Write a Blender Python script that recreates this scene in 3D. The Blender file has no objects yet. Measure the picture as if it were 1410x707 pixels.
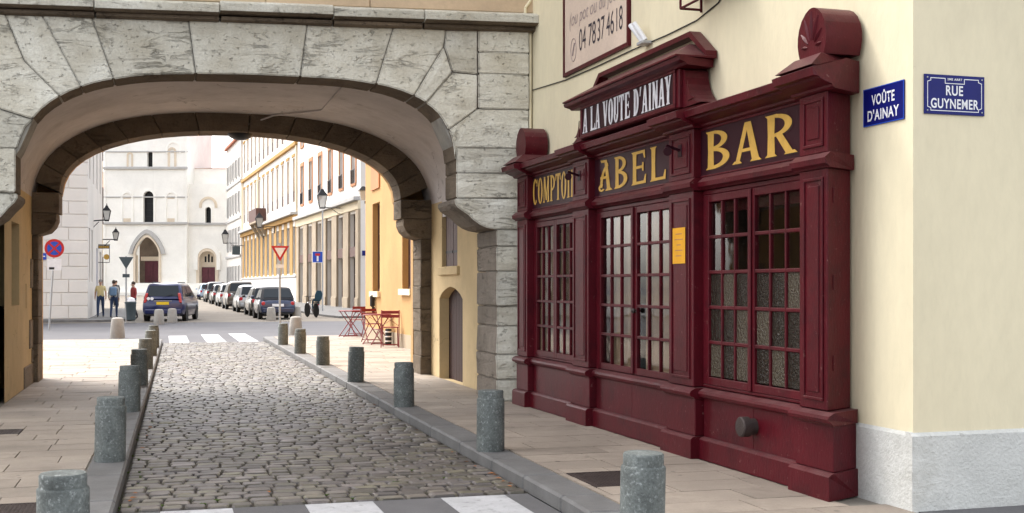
import bpy, bmesh, math, random
from mathutils import Vector, Matrix
R = math.radians
random.seed(7)
sc = bpy.context.scene
C = sc.collection

# ---------------------------------------------------------------- camera, sky, sun, exposure
YAW = math.atan(480 / 1670.0)
CA, SA = math.cos(YAW), math.sin(YAW)
cam_d = bpy.data.cameras.new('camera')
cam_d.sensor_width = 36.0
cam_d.lens = 1670 / 1410.0 * 36.0
cam_d.shift_y = 41.5 / 1410.0
cam_d.clip_end = 3000
cam = bpy.data.objects.new('camera', cam_d)
C.objects.link(cam)
cam.location = (0, 0, 1.5)
cam.rotation_euler = (R(90), 0, -YAW)
sc.camera = cam

SUN_EL, SUN_AZ = R(50), R(-36)          # azimuth from +Y towards +X
to_sun = Vector((math.cos(SUN_EL) * math.sin(SUN_AZ), math.cos(SUN_EL) * math.cos(SUN_AZ), math.sin(SUN_EL)))
world = bpy.data.worlds.new('World')
sc.world = world
world.use_nodes = True
wn = world.node_tree
wn.nodes.clear()
sky = wn.nodes.new('ShaderNodeTexSky')
sky.sky_type = 'NISHITA'
sky.sun_disc = False
sky.sun_elevation = SUN_EL
sky.sun_rotation = SUN_AZ
sky.dust_density = 4.0
sky.air_density = 1.0
sky.ozone_density = 0.6
hsv = wn.nodes.new('ShaderNodeHueSaturation')
hsv.inputs['Saturation'].default_value = 0.22
bg = wn.nodes.new('ShaderNodeBackground')
bg.inputs['Strength'].default_value = 0.15
wo = wn.nodes.new('ShaderNodeOutputWorld')
wn.links.new(sky.outputs[0], hsv.inputs['Color'])
wn.links.new(hsv.outputs[0], bg.inputs['Color'])
wn.links.new(bg.outputs[0], wo.inputs[0])

sun_d = bpy.data.lights.new('sun', 'SUN')
sun_d.energy = 0.5
sun_d.angle = R(20)
sun_d.color = (1.0, 0.93, 0.82)
sun = bpy.data.objects.new('sun', sun_d)
C.objects.link(sun)
sun.rotation_euler = to_sun.to_track_quat('Z', 'Y').to_euler()
sun.location = (-30, 30, 60)

sc.view_settings.view_transform = 'Standard'
sc.view_settings.look = 'None'
sc.view_settings.exposure = 1.95
sc.view_settings.gamma = 1.0
sc.render.engine = 'CYCLES'
sc.cycles.use_denoising = True
sc.cycles.max_bounces = 8
sc.cycles.diffuse_bounces = 5
sc.cycles.transparent_max_bounces = 12
sc.cycles.caustics_reflective = False
sc.cycles.caustics_refractive = False

# ---------------------------------------------------------------- materials
MATS = {}
def M(name, col, rough=0.75, var=0.18, scale=3.0, col2=None, bump=0.15, bscale=40.0, spec=0.35, metal=0.0,
      coat=0.0, island=0.0, stretch=(1, 1, 1), spots=None, spot_scale=8.0, spot_amt=0.5, fine=0.12, hue=0.0, local=False, pits=0.0, pscale=30.0, gum=0.0, gscale=7.0):
    """general procedural surface: large blotches + fine grain + optional spots, relief by bump"""
    m = bpy.data.materials.new(name)
    m.use_nodes = True
    nt = m.node_tree
    N, Lk = nt.nodes, nt.links
    b = N['Principled BSDF']
    b.inputs['Roughness'].default_value = rough
    b.inputs['Metallic'].default_value = metal
    b.inputs['Specular IOR Level'].default_value = spec
    b.inputs['Coat Weight'].default_value = coat
    b.inputs['Coat Roughness'].default_value = 0.15
    if local:
        pos = N.new('ShaderNodeTexCoord').outputs['Object']
    else:
        pos = N.new('ShaderNodeNewGeometry').outputs['Position']
    mp = N.new('ShaderNodeMapping')
    mp.inputs['Scale'].default_value = stretch
    Lk.new(pos, mp.inputs['Vector'])
    pos = mp.outputs[0]
    def noise(s, d=4, r=0.6):
        n = N.new('ShaderNodeTexNoise')
        n.inputs['Scale'].default_value = s
        n.inputs['Detail'].default_value = d
        n.inputs['Roughness'].default_value = r
        Lk.new(pos, n.inputs['Vector'])
        return n.outputs['Fac']
    def math_(op, a, b_):
        n = N.new('ShaderNodeMath'); n.operation = op
        for i, x in enumerate((a, b_)):
            if isinstance(x, (int, float)): n.inputs[i].default_value = x
            else: Lk.new(x, n.inputs[i])
        return n.outputs[0]
    n1 = noise(scale)
    ramp = N.new('ShaderNodeValToRGB')
    c2 = col2 if col2 else tuple(min(1, c * (1 + var)) for c in col)
    c1 = tuple(c * (1 - var) for c in col) if not col2 else col
    ramp.color_ramp.elements[0].position = 0.32
    ramp.color_ramp.elements[1].position = 0.68
    ramp.color_ramp.elements[0].color = (*c1, 1)
    ramp.color_ramp.elements[1].color = (*c2, 1)
    Lk.new(n1, ramp.inputs[0])
    colo = ramp.outputs[0]
    n2 = noise(bscale, 3, 0.65)
    val = math_('ADD', math_('MULTIPLY', math_('SUBTRACT', n2, 0.5), 2 * fine), 1.0)
    if island > 0:
        gi = N.new('ShaderNodeNewGeometry').outputs['Random Per Island']
        oi = N.new('ShaderNodeObjectInfo').outputs['Random']
        rr = math_('FRACT', math_('ADD', gi, oi), 0)
        val = math_('MULTIPLY', val, math_('ADD', math_('MULTIPLY', math_('SUBTRACT', rr, 0.5), 2 * island), 1.0))
    h = N.new('ShaderNodeHueSaturation')
    Lk.new(colo, h.inputs['Color'])
    Lk.new(val, h.inputs['Value'])
    if island > 0 and hue > 0:
        r2 = math_('FRACT', math_('MULTIPLY', rr, 7.31), 0)
        Lk.new(math_('ADD', math_('MULTIPLY', math_('SUBTRACT', r2, 0.5), hue), 0.5), h.inputs['Hue'])
        Lk.new(math_('ADD', math_('MULTIPLY', r2, 0.9), 0.5), h.inputs['Saturation'])
    colo = h.outputs[0]
    if spots:
        n3 = noise(spot_scale, 5, 0.7)
        rp = N.new('ShaderNodeValToRGB')
        rp.color_ramp.elements[0].position = 0.55
        rp.color_ramp.elements[1].position = 0.72
        Lk.new(n3, rp.inputs[0])
        mx = N.new('ShaderNodeMix'); mx.data_type = 'RGBA'
        Lk.new(math_('MULTIPLY', rp.outputs[0], spot_amt), mx.inputs['Factor'])
        Lk.new(colo, mx.inputs['A'])
        mx.inputs['B'].default_value = (*spots, 1)
        colo = mx.outputs['Result']
    if gum > 0:
        vg = N.new('ShaderNodeTexVoronoi'); vg.inputs['Scale'].default_value = gscale
        Lk.new(pos, vg.inputs['Vector'])
        rg = N.new('ShaderNodeValToRGB'); rg.color_ramp.elements[0].color = (1, 1, 1, 1); rg.color_ramp.elements[1].color = (0, 0, 0, 1)
        rg.color_ramp.elements[0].position = 0.10; rg.color_ramp.elements[1].position = 0.16
        Lk.new(vg.outputs['Distance'], rg.inputs[0])
        sel = N.new('ShaderNodeSeparateColor'); Lk.new(vg.outputs['Color'], sel.inputs[0])
        pick = math_('GREATER_THAN', sel.outputs[0], 0.72)
        mg = N.new('ShaderNodeMix'); mg.data_type = 'RGBA'
        Lk.new(math_('MULTIPLY', math_('MULTIPLY', rg.outputs[0], pick), gum), mg.inputs['Factor'])
        Lk.new(colo, mg.inputs['A']); mg.inputs['B'].default_value = (0.07, 0.065, 0.06, 1)
        colo = mg.outputs['Result']
    Lk.new(colo, b.inputs['Base Color'])
    if bump > 0:
        bp = N.new('ShaderNodeBump')
        bp.inputs['Strength'].default_value = min(1.0, bump)
        bp.inputs['Distance'].default_value = 0.02 * max(1.0, bump)
        hgt = math_('ADD', math_('MULTIPLY', n1, 0.8), math_('MULTIPLY', n2, 0.5))
        if pits > 0:
            vo = N.new('ShaderNodeTexVoronoi')
            vo.inputs['Scale'].default_value = pscale
            Lk.new(pos, vo.inputs['Vector'])
            hgt = math_('ADD', hgt, math_('MULTIPLY', math_('MINIMUM', vo.outputs['Distance'], 0.35), pits))
        Lk.new(hgt, bp.inputs['Height'])
        Lk.new(bp.outputs[0], b.inputs['Normal'])
    MATS[name] = m
    return m

def flat(name, col, rough=0.5, metal=0.0, spec=0.4, coat=0.0):
    return M(name, col, rough, var=0.06, scale=9, bump=0.03, bscale=60, spec=spec, metal=metal, coat=coat, fine=0.05)

def glass_mat(name, tint, clear=0.6, wavy=0.0, rough=0.03, body=(0.05, 0.05, 0.05), wscale=6.0, ior=1.45):
    """pane: part clear, part body colour, with a fresnel reflection on top"""
    m = bpy.data.materials.new(name)
    m.use_nodes = True
    nt = m.node_tree; N, Lk = nt.nodes, nt.links
    N.clear()
    out = N.new('ShaderNodeOutputMaterial')
    tr = N.new('ShaderNodeBsdfTransparent'); tr.inputs[0].default_value = (*tint, 1)
    di = N.new('ShaderNodeBsdfDiffuse'); di.inputs[0].default_value = (*body, 1)
    gl = N.new('ShaderNodeBsdfGlossy'); gl.inputs['Roughness'].default_value = rough
    gl.inputs[0].default_value = (0.95, 0.95, 0.95, 1)
    fr = N.new('ShaderNodeFresnel'); fr.inputs[0].default_value = ior
    m1 = N.new('ShaderNodeMixShader'); m1.inputs[0].default_value = clear
    m2 = N.new('ShaderNodeMixShader')
    Lk.new(di.outputs[0], m1.inputs[1]); Lk.new(tr.outputs[0], m1.inputs[2])
    gb = N.new('ShaderNodeNewGeometry'); inv = N.new('ShaderNodeMath'); inv.operation = 'MULTIPLY_ADD'   # the inner face of a pane does not mirror
    Lk.new(gb.outputs['Backfacing'], inv.inputs[0]); inv.inputs[1].default_value = -1.0; inv.inputs[2].default_value = 1.0
    mf = N.new('ShaderNodeMath'); mf.operation = 'MULTIPLY'; Lk.new(fr.outputs[0], mf.inputs[0]); Lk.new(inv.outputs[0], mf.inputs[1])
    Lk.new(mf.outputs[0], m2.inputs[0]); Lk.new(m1.outputs[0], m2.inputs[1]); Lk.new(gl.outputs[0], m2.inputs[2])
    Lk.new(m2.outputs[0], out.inputs[0])
    if wavy > 0:
        g = N.new('ShaderNodeNewGeometry')
        no = N.new('ShaderNodeTexNoise'); no.inputs['Scale'].default_value = wscale
        no.inputs['Detail'].default_value = 1
        Lk.new(g.outputs['Position'], no.inputs['Vector'])
        bp = N.new('ShaderNodeBump'); bp.inputs['Strength'].default_value = wavy; bp.inputs['Distance'].default_value = 0.02
        Lk.new(no.outputs['Fac'], bp.inputs['Height'])
        for s in (gl, di, fr): Lk.new(bp.outputs[0], s.inputs['Normal'])
    MATS[name] = m
    return m

def limestone(name, ca, cb, crack, dark):
    """bedded limestone: wavy horizontal cracks, pits, grey and dark stains"""
    m = bpy.data.materials.new(name); m.use_nodes = True
    nt = m.node_tree; N, Lk = nt.nodes, nt.links
    b = N['Principled BSDF']; b.inputs['Roughness'].default_value = .9; b.inputs['Specular IOR Level'].default_value = .25
    pos = N.new('ShaderNodeNewGeometry').outputs['Position']
    oi = N.new('ShaderNodeObjectInfo').outputs['Random']
    sh = N.new('ShaderNodeVectorMath'); sh.operation = 'MULTIPLY_ADD'
    Lk.new(pos, sh.inputs[0]); sh.inputs[1].default_value = (1, 1, 1)
    cmb = N.new('ShaderNodeCombineXYZ')
    ml = N.new('ShaderNodeMath'); ml.operation = 'MULTIPLY'; Lk.new(oi, ml.inputs[0]); ml.inputs[1].default_value = 37.0
    Lk.new(ml.outputs[0], cmb.inputs[0]); Lk.new(ml.outputs[0], cmb.inputs[2]); Lk.new(cmb.outputs[0], sh.inputs[2])
    def noise(scale, st=(1, 1, 1), det=5, ro=.62, dist=0.0):
        mp = N.new('ShaderNodeMapping'); mp.inputs['Scale'].default_value = st; Lk.new(sh.outputs[0], mp.inputs[0])
        n = N.new('ShaderNodeTexNoise'); n.inputs['Scale'].default_value = scale; n.inputs['Detail'].default_value = det; n.inputs['Roughness'].default_value = ro
        n.inputs['Distortion'].default_value = dist; Lk.new(mp.outputs[0], n.inputs[0]); return n.outputs['Fac']
    def ramp(x, *st):
        r = N.new('ShaderNodeValToRGB'); e = r.color_ramp.elements
        while len(e) < len(st): e.new(.5)
        for k, (p, c) in enumerate(st):
            e[k].position = p; e[k].color = (c, c, c, 1) if isinstance(c, float) else (*c, 1)
        Lk.new(x, r.inputs[0]); return r.outputs[0]
    def mix(f, a, c, amt=1.0):
        x = N.new('ShaderNodeMix'); x.data_type = 'RGBA'
        mm = N.new('ShaderNodeMath'); mm.operation = 'MULTIPLY'; Lk.new(f, mm.inputs[0]); mm.inputs[1].default_value = amt
        Lk.new(mm.outputs[0], x.inputs['Factor']); Lk.new(a, x.inputs['A'])
        if isinstance(c, tuple): x.inputs['B'].default_value = (*c, 1)
        else: Lk.new(c, x.inputs['B'])
        return x.outputs['Result']
    big = noise(1.3, (1, 1, 1.3)); grain = noise(38, det=4, ro=.7)
    bed = noise(1.0, (1.3, 1.3, 5.5), 5, .62, .7)
    cracks = ramp(bed, (.470, 0.0), (.495, 1.0), (.505, 1.0), (.530, 0.0))
    cmask = ramp(noise(1.9), (.52, 0.0), (.66, 1.0))
    mm = N.new('ShaderNodeMath'); mm.operation = 'MULTIPLY'; Lk.new(cracks, mm.inputs[0]); Lk.new(cmask, mm.inputs[1])
    pit = ramp(noise(15, (1, 1, 1.6), 3, .7), (.62, 0.0), (.70, 1.0))
    stain = ramp(noise(2.6, (1.6, 1.6, .7), 5, .7), (.52, 0.0), (.72, 1.0))
    col = ramp(big, (.30, ca), (.70, cb))
    col = mix(ramp(grain, (.35, 0.0), (.68, 1.0)), col, tuple(c * .66 for c in ca), .34)
    col = mix(stain, col, dark, .40)
    col = mix(mm.outputs[0], col, crack, .32)
    col = mix(pit, col, crack, .26)
    h = N.new('ShaderNodeHueSaturation'); Lk.new(col, h.inputs['Color'])
    v_ = N.new('ShaderNodeMath'); v_.operation = 'MULTIPLY_ADD'; Lk.new(oi, v_.inputs[0]); v_.inputs[1].default_value = .34; v_.inputs[2].default_value = .80
    Lk.new(v_.outputs[0], h.inputs['Value']); Lk.new(h.outputs[0], b.inputs['Base Color'])
    def ma(x, k, y=None):
        n = N.new('ShaderNodeMath'); n.operation = 'MULTIPLY_ADD'; Lk.new(x, n.inputs[0]); n.inputs[1].default_value = k
        if y is None: n.inputs[2].default_value = 0
        else: Lk.new(y, n.inputs[2])
        return n.outputs[0]
    hgt = ma(mm.outputs[0], -.9, ma(pit, -.8, ma(bed, 1.3, ma(grain, .35, ma(big, .6)))))
    bp = N.new('ShaderNodeBump'); bp.inputs['Strength'].default_value = .85; bp.inputs['Distance'].default_value = .035
    Lk.new(hgt, bp.inputs['Height']); Lk.new(bp.outputs[0], b.inputs['Normal'])
    MATS[name] = m
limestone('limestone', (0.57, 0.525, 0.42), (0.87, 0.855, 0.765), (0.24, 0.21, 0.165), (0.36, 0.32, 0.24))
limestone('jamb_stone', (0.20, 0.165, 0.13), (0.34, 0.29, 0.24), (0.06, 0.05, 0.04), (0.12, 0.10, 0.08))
limestone('soot_shade_stone', (0.12, 0.092, 0.066), (0.24, 0.185, 0.13), (0.03, 0.025, 0.02), (0.07, 0.055, 0.04))  # soot tone, with shade put into the dark colours as well
M('arch_mortar', (0.36, 0.34, 0.30), 0.95, var=0.25, scale=4, bump=0.5, bscale=60)
M('mortar', (0.22, 0.20, 0.17), 0.95, bump=0.5, bscale=60)
M('vault_plaster', (0.58, 0.545, 0.54), 0.9, var=0.14, scale=0.9, bump=0.4, bscale=9, spots=(0.38, 0.335, 0.315), spot_scale=1.9, spot_amt=0.5, fine=0.12, gum=.3, gscale=3)
M('passage_plaster', (0.56, 0.425, 0.235), 0.9, var=0.10, scale=1.4, bump=0.25, bscale=25, spots=(0.36, 0.27, 0.16), spot_scale=2.5, spot_amt=0.35, fine=0.06)
M('cream_plaster', (0.75, 0.67, 0.475), 0.9, var=0.06, scale=1.1, bump=0.45, bscale=16, spots=(0.54, 0.48, 0.35), spot_scale=1.5, spot_amt=0.22, fine=0.07, stretch=(1, 1, .38))
M('stucco_base', (0.60, 0.60, 0.57), 0.95, var=0.08, scale=2.0, bump=1.0, bscale=45, spots=(0.40, 0.395, 0.36), spot_scale=2.6, spot_amt=0.5, fine=0.14)
M('peach_render', (0.58, 0.44, 0.30), 0.9, var=0.10, scale=1.2, bump=0.3, bscale=20, spots=(0.40, 0.31, 0.23), spot_scale=2.0, spot_amt=0.4)
M('ochre_plaster', (0.47, 0.285, 0.12), 0.9, var=0.10, scale=0.8, bump=0.25, bscale=20, spots=(0.38, 0.23, 0.115), spot_scale=1.2, spot_amt=0.4)
M('maroon', (0.076, 0.0028, 0.0080), 0.46, var=0.22, scale=2.2, bump=0.22, bscale=55, spec=0.22, coat=0.05, spots=(0.10, 0.012, 0.020), spot_scale=6.5, spot_amt=0.34, fine=0.22, stretch=(1, 1, 0.45), gum=0.0)
def wear(m, col, scale, lo, hi, amt):
    """small paint chips and scuffs over an existing base colour"""
    nt = m.node_tree; N, Lk = nt.nodes, nt.links
    b = N['Principled BSDF']
    src = b.inputs['Base Color'].links[0].from_socket
    g = N.new('ShaderNodeNewGeometry')
    n = N.new('ShaderNodeTexNoise'); n.inputs['Scale'].default_value = scale; n.inputs['Detail'].default_value = 6; n.inputs['Roughness'].default_value = .75
    Lk.new(g.outputs['Position'], n.inputs['Vector'])
    r = N.new('ShaderNodeValToRGB'); r.color_ramp.elements[0].position = lo; r.color_ramp.elements[1].position = hi
    Lk.new(n.outputs['Fac'], r.inputs[0])
    mm = N.new('ShaderNodeMath'); mm.operation = 'MULTIPLY'; Lk.new(r.outputs[0], mm.inputs[0]); mm.inputs[1].default_value = amt
    x = N.new('ShaderNodeMix'); x.data_type = 'RGBA'
    Lk.new(mm.outputs[0], x.inputs['Factor']); Lk.new(src, x.inputs['A']); x.inputs['B'].default_value = (*col, 1)
    Lk.new(x.outputs['Result'], b.inputs['Base Color'])
wear(MATS['maroon'], (0.22, 0.12, 0.11), 19, .635, .67, .6)
wear(MATS['maroon'], (0.022, 0.002, 0.005), 4, .50, .68, .55)
def dusty(m, col, amt):
    """dust lying on ledges that face up"""
    nt = m.node_tree; N, Lk = nt.nodes, nt.links
    b = N['Principled BSDF']; src = b.inputs['Base Color'].links[0].from_socket
    g = N.new('ShaderNodeNewGeometry'); sx = N.new('ShaderNodeSeparateXYZ'); Lk.new(g.outputs['True Normal'], sx.inputs[0])
    n = N.new('ShaderNodeTexNoise'); n.inputs['Scale'].default_value = 7; n.inputs['Detail'].default_value = 5; Lk.new(g.outputs['Position'], n.inputs['Vector'])
    mr = N.new('ShaderNodeMapRange'); mr.inputs['From Min'].default_value = .3; mr.inputs['From Max'].default_value = .9; mr.inputs['To Max'].default_value = amt; Lk.new(sx.outputs[2], mr.inputs[0])
    mm = N.new('ShaderNodeMath'); mm.operation = 'MULTIPLY'; Lk.new(mr.outputs[0], mm.inputs[0]); Lk.new(n.outputs['Fac'], mm.inputs[1])
    x = N.new('ShaderNodeMix'); x.data_type = 'RGBA'; Lk.new(mm.outputs[0], x.inputs['Factor']); Lk.new(src, x.inputs['A']); x.inputs['B'].default_value = (*col, 1)
    Lk.new(x.outputs['Result'], b.inputs['Base Color'])
dusty(MATS['maroon'], (0.20, 0.12, 0.115), .6)
def cracked(m, col, scale, width, amt):
    """hairline cracks that come and go"""
    nt = m.node_tree; N, Lk = nt.nodes, nt.links
    b = N['Principled BSDF']; src = b.inputs['Base Color'].links[0].from_socket
    g = N.new('ShaderNodeNewGeometry')
    n = N.new('ShaderNodeTexNoise'); n.inputs['Scale'].default_value = 3; n.inputs['Detail'].default_value = 6; Lk.new(g.outputs['Position'], n.inputs['Vector'])
    ad = N.new('ShaderNodeVectorMath'); ad.operation = 'MULTIPLY_ADD'; Lk.new(n.outputs['Color'], ad.inputs[0]); ad.inputs[1].default_value = (.5, .5, .5); Lk.new(g.outputs['Position'], ad.inputs[2])
    v = N.new('ShaderNodeTexVoronoi'); v.feature = 'DISTANCE_TO_EDGE'; v.inputs['Scale'].default_value = scale; Lk.new(ad.outputs[0], v.inputs['Vector'])
    lt = N.new('ShaderNodeMath'); lt.operation = 'LESS_THAN'; Lk.new(v.outputs['Distance'], lt.inputs[0]); lt.inputs[1].default_value = width
    k = N.new('ShaderNodeTexNoise'); k.inputs['Scale'].default_value = 1.1; Lk.new(g.outputs['Position'], k.inputs['Vector'])
    r = N.new('ShaderNodeValToRGB'); r.color_ramp.elements[0].position = .52; r.color_ramp.elements[1].position = .62; Lk.new(k.outputs['Fac'], r.inputs[0])
    m1 = N.new('ShaderNodeMath'); m1.operation = 'MULTIPLY'; Lk.new(lt.outputs[0], m1.inputs[0]); Lk.new(r.outputs[0], m1.inputs[1])
    m2 = N.new('ShaderNodeMath'); m2.operation = 'MULTIPLY'; Lk.new(m1.outputs[0], m2.inputs[0]); m2.inputs[1].default_value = amt
    x = N.new('ShaderNodeMix'); x.data_type = 'RGBA'; Lk.new(m2.outputs[0], x.inputs['Factor']); Lk.new(src, x.inputs['A']); x.inputs['B'].default_value = (*col, 1)
    Lk.new(x.outputs['Result'], b.inputs['Base Color'])
cracked(MATS['vault_plaster'], (0.14, 0.12, 0.11), 0.8, .006, .6)
cracked(MATS['passage_plaster'], (0.20, 0.14, 0.08), 1.0, .005, .6)
wear(MATS['cream_plaster'], (0.36, 0.31, 0.23), 9, .69, .73, .25)
wear(MATS['stucco_base'], (0.22, 0.21, 0.19), 8, .66, .70, .45)
M('maroon_panel', (0.025, 0.0022, 0.0075), 0.5, var=0.12, scale=2.0, bump=0.06, bscale=60, spec=0.22, coat=0.04, fine=0.08)
M('dark_red_wood', (0.034, 0.012, 0.010), 0.7, var=0.2, scale=5, bump=0.3, bscale=40, stretch=(6, 6, 0.6))
M('gold_paint', (0.56, 0.33, 0.065), 0.5, var=0.10, scale=12, bump=0.05, fine=0.08)
M('silver_paint', (0.62, 0.61, 0.64), 0.5, var=0.15, scale=14, bump=0.05, fine=0.12)
M('letter_shadow', (0.028, 0.006, 0.008), 0.5, bump=0)
M('granite', (0.115, 0.127, 0.122), 0.75, var=0.30, scale=7, bump=0.4, bscale=70, spots=(0.36, 0.385, 0.38), spot_scale=42, spot_amt=0.8, fine=0.7, island=0.06)
M('granite_kerb', (0.145, 0.142, 0.14), 0.7, var=0.15, scale=4, bump=0.35, bscale=120, spots=(0.13, 0.125, 0.12), spot_scale=3, spot_amt=0.4, fine=0.35, island=0.10)
M('paving_stone', (0.31, 0.26, 0.213), 0.68, var=0.16, scale=1.3, bump=0.3, bscale=60, spots=(0.17, 0.14, 0.115), spot_scale=2.6, spot_amt=0.6, fine=0.18, island=0.12, gum=.6, gscale=6)
M('cobble', (0.114, 0.098, 0.083), 0.55, var=0.22, scale=9, bump=0.35, bscale=60, spots=(0.055, 0.05, 0.046), spot_scale=5, spot_amt=0.35, fine=0.2, island=0.46, hue=0.10, spec=0.45)
M('joint_soil', (0.050, 0.043, 0.034), 0.95, var=0.3, scale=6, bump=0.6, bscale=50, spots=(0.035, 0.05, 0.012), spot_scale=2.5, spot_amt=0.5)
M('asphalt', (0.115, 0.112, 0.115), 0.85, var=0.15, scale=1.5, bump=0.35, bscale=150, fine=0.3)
M('pale_asphalt', (0.098, 0.095, 0.102), 0.85, var=0.12, scale=0.4, bump=0.2, bscale=60, fine=0.12)
M('setts_far', (0.165, 0.14, 0.112), 0.8, var=0.15, scale=0.8, bump=0.3, bscale=14, fine=0.35)
M('road_paint', (0.42, 0.42, 0.43), 0.7, var=0.15, scale=4, bump=0.2, bscale=90, spots=(0.15, 0.15, 0.15), spot_scale=14, spot_amt=0.75, fine=.2)
M('cast_iron', (0.060, 0.045, 0.042), 0.6, var=0.2, scale=9, bump=0.4, bscale=100, metal=0.4)
flat('iron_black', (0.022, 0.022, 0.025), 0.45, metal=0.5)
flat('steel_grey', (0.38, 0.39, 0.40), 0.4, metal=0.7)
flat('zinc', (0.45, 0.46, 0.47), 0.45, metal=0.3)
flat('sign_blue', (0.004, 0.007, 0.13), 0.4, spec=.25)
flat('sign_white', (0.80, 0.80, 0.82), 0.35)
flat('traffic_blue', (0.012, 0.07, 0.45), 0.35)
flat('traffic_red', (0.50, 0.015, 0.02), 0.35)
flat('chair_red', (0.20, 0.014, 0.02), 0.4)
flat('notice_yellow', (0.75, 0.36, 0.02), 0.7)
M('sign_pink', (0.66, 0.53, 0.43), 0.7, var=0.08, scale=2, bump=0.1, spots=(0.5, 0.38, 0.33), spot_scale=5, spot_amt=0.4)
flat('ink', (0.035, 0.03, 0.045), 0.6)
flat('faded_ink', (0.33, 0.26, 0.25), 0.7)
M('curtain', (0.24, 0.17, 0.12), 0.9, var=0.12, scale=5, bump=0.15, bscale=120)
M('interior_dark', (0.022, 0.016, 0.011), 0.8, var=0.4, scale=1.2, bump=0)
glass_mat('clear_glass', (0.90, 0.89, 0.86), 0.97, wavy=0.04, body=(0.02, 0.02, 0.02), wscale=5, ior=1.4)
glass_mat('obscure_glass', (0.5, 0.48, 0.42), 0.30, wavy=1.0, rough=0.12, body=(0.115, 0.098, 0.070), wscale=60, ior=1.35)
glass_mat('obscure_dark', (0.4, 0.37, 0.32), 0.45, wavy=0.8, rough=0.14, body=(0.040, 0.032, 0.024), wscale=45, ior=1.3)
glass_mat('far_glass', (0.2, 0.2, 0.2), 0.0, wavy=0.05, body=(0.022, 0.022, 0.024), wscale=1.5, ior=1.25)
glass_mat('car_glass', (0.2, 0.2, 0.2), 0.0, body=(0.012, 0.018, 0.024))
glass_mat('lamp_glass', (0.85, 0.85, 0.85), 0.5, body=(0.6, 0.6, 0.58), rough=0.1)
M('white_facade', (0.74, 0.70, 0.65), 0.9, var=0.06, scale=0.4, bump=0.2, bscale=8, spots=(0.66, 0.60, 0.53), spot_scale=0.5, spot_amt=0.35, fine=0.04)
M('church_stone', (0.86, 0.84, 0.79), 0.9, var=0.07, scale=0.35, bump=0.2, bscale=5, spots=(0.78, 0.72, 0.64), spot_scale=0.4, spot_amt=0.35, fine=0.05, island=0.02)
M('church_trim', (0.66, 0.56, 0.44), 0.9, var=0.08, scale=0.6, bump=0.2, bscale=6)
M('church_band', (0.44, 0.43, 0.42), 0.9, var=0.08, scale=0.6, bump=0.2, bscale=6)
M('yellow_facade', (0.42, 0.245, 0.08), 0.9, var=0.08, scale=0.3, bump=0.15, bscale=8, spots=(0.46, 0.32, 0.16), spot_scale=0.4, spot_amt=0.4, fine=0.04)
M('cream_facade', (0.72, 0.62, 0.45), 0.9, var=0.06, scale=0.3, bump=0.15, bscale=8, fine=0.04)
M('salmon_trim', (0.48, 0.22, 0.11), 0.85, var=0.1, scale=0.8, bump=0.1)
M('shop_stone', (0.36, 0.29, 0.21), 0.85, var=0.12, scale=0.9, bump=0.3, bscale=12)
M('shutter_brown', (0.085, 0.042, 0.034), 0.7, var=0.15, scale=3, bump=0.2)
M('shutter_mauve', (0.14, 0.10, 0.095), 0.7, var=0.12, scale=3, bump=0.2)
M('shop_wood', (0.10, 0.046, 0.036), 0.6, var=0.15, scale=3, bump=0.15)
M('roof_tile', (0.42, 0.15, 0.09), 0.9, var=0.2, scale=2, bump=0.4, bscale=15)
M('zinc_roof', (0.32, 0.33, 0.35), 0.5, var=0.1, scale=1, bump=0.1)
M('church_door', (0.10, 0.025, 0.035), 0.6, var=0.2, scale=2, bump=0.2)
flat('door_blue', (0.03, 0.12, 0.42), 0.4)
flat('tyre', (0.018, 0.018, 0.018), 0.85)
flat('alloy', (0.45, 0.45, 0.46), 0.35, metal=0.8)
flat('lamp_red', (0.45, 0.012, 0.02), 0.2, coat=0.6)
flat('plate_yellow', (0.75, 0.50, 0.02), 0.4)
for nm, c in (('navy', (0.004, 0.010, 0.075)), ('black', (0.012, 0.012, 0.014)), ('silver', (0.42, 0.44, 0.46)), ('grey', (0.10, 0.10, 0.11)),
              ('pale_blue', (0.30, 0.40, 0.52)), ('charcoal', (0.035, 0.037, 0.042)), ('bronze', (0.09, 0.075, 0.06)), ('ink_blue', (0.012, 0.026, 0.075))):
    M('car_' + nm, c, 0.28, var=0.03, scale=1, bump=0, spec=0.5, coat=0.9, metal=0.25, fine=0.0)
flat('soft_top', (0.015, 0.016, 0.022), 0.8)
flat('trim_black', (0.015, 0.015, 0.016), 0.6)
flat('skin', (0.50, 0.30, 0.22), 0.6)
flat('hair_grey', (0.30, 0.28, 0.26), 0.8)
flat('hair_brown', (0.06, 0.04, 0.03), 0.8)
flat('shirt_yellow', (0.62, 0.52, 0.27), 0.9)
flat('shirt_grey', (0.42, 0.42, 0.41), 0.9)
flat('jeans', (0.035, 0.06, 0.13), 0.9)
flat('shoe', (0.02, 0.02, 0.02), 0.6)
flat('jacket_red', (0.35, 0.06, 0.06), 0.9)
flat('coat_dark', (0.05, 0.055, 0.07), 0.9)
flat('bag_blue', (0.16, 0.26, 0.40), 0.9)
flat('seat_teal', (0.012, 0.05, 0.08), 0.6)
flat('bin_grey', (0.055, 0.075, 0.085), 0.6)
flat('yellow_blind', (0.34, 0.20, 0.065), 0.6)
wear(MATS['cobble'], (0.045, 0.038, 0.032), 1.3, .50, .66, .55)
wear(MATS['gold_paint'], (0.25, 0.13, 0.03), 22, .60, .68, .6)
wear(MATS['paving_stone'], (0.12, 0.10, 0.08), 1.1, .52, .72, .45)
flat('leaf_dry', (0.30, 0.11, 0.03), 0.8)
flat('moss', (0.05, 0.08, 0.015), 0.95)

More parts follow.
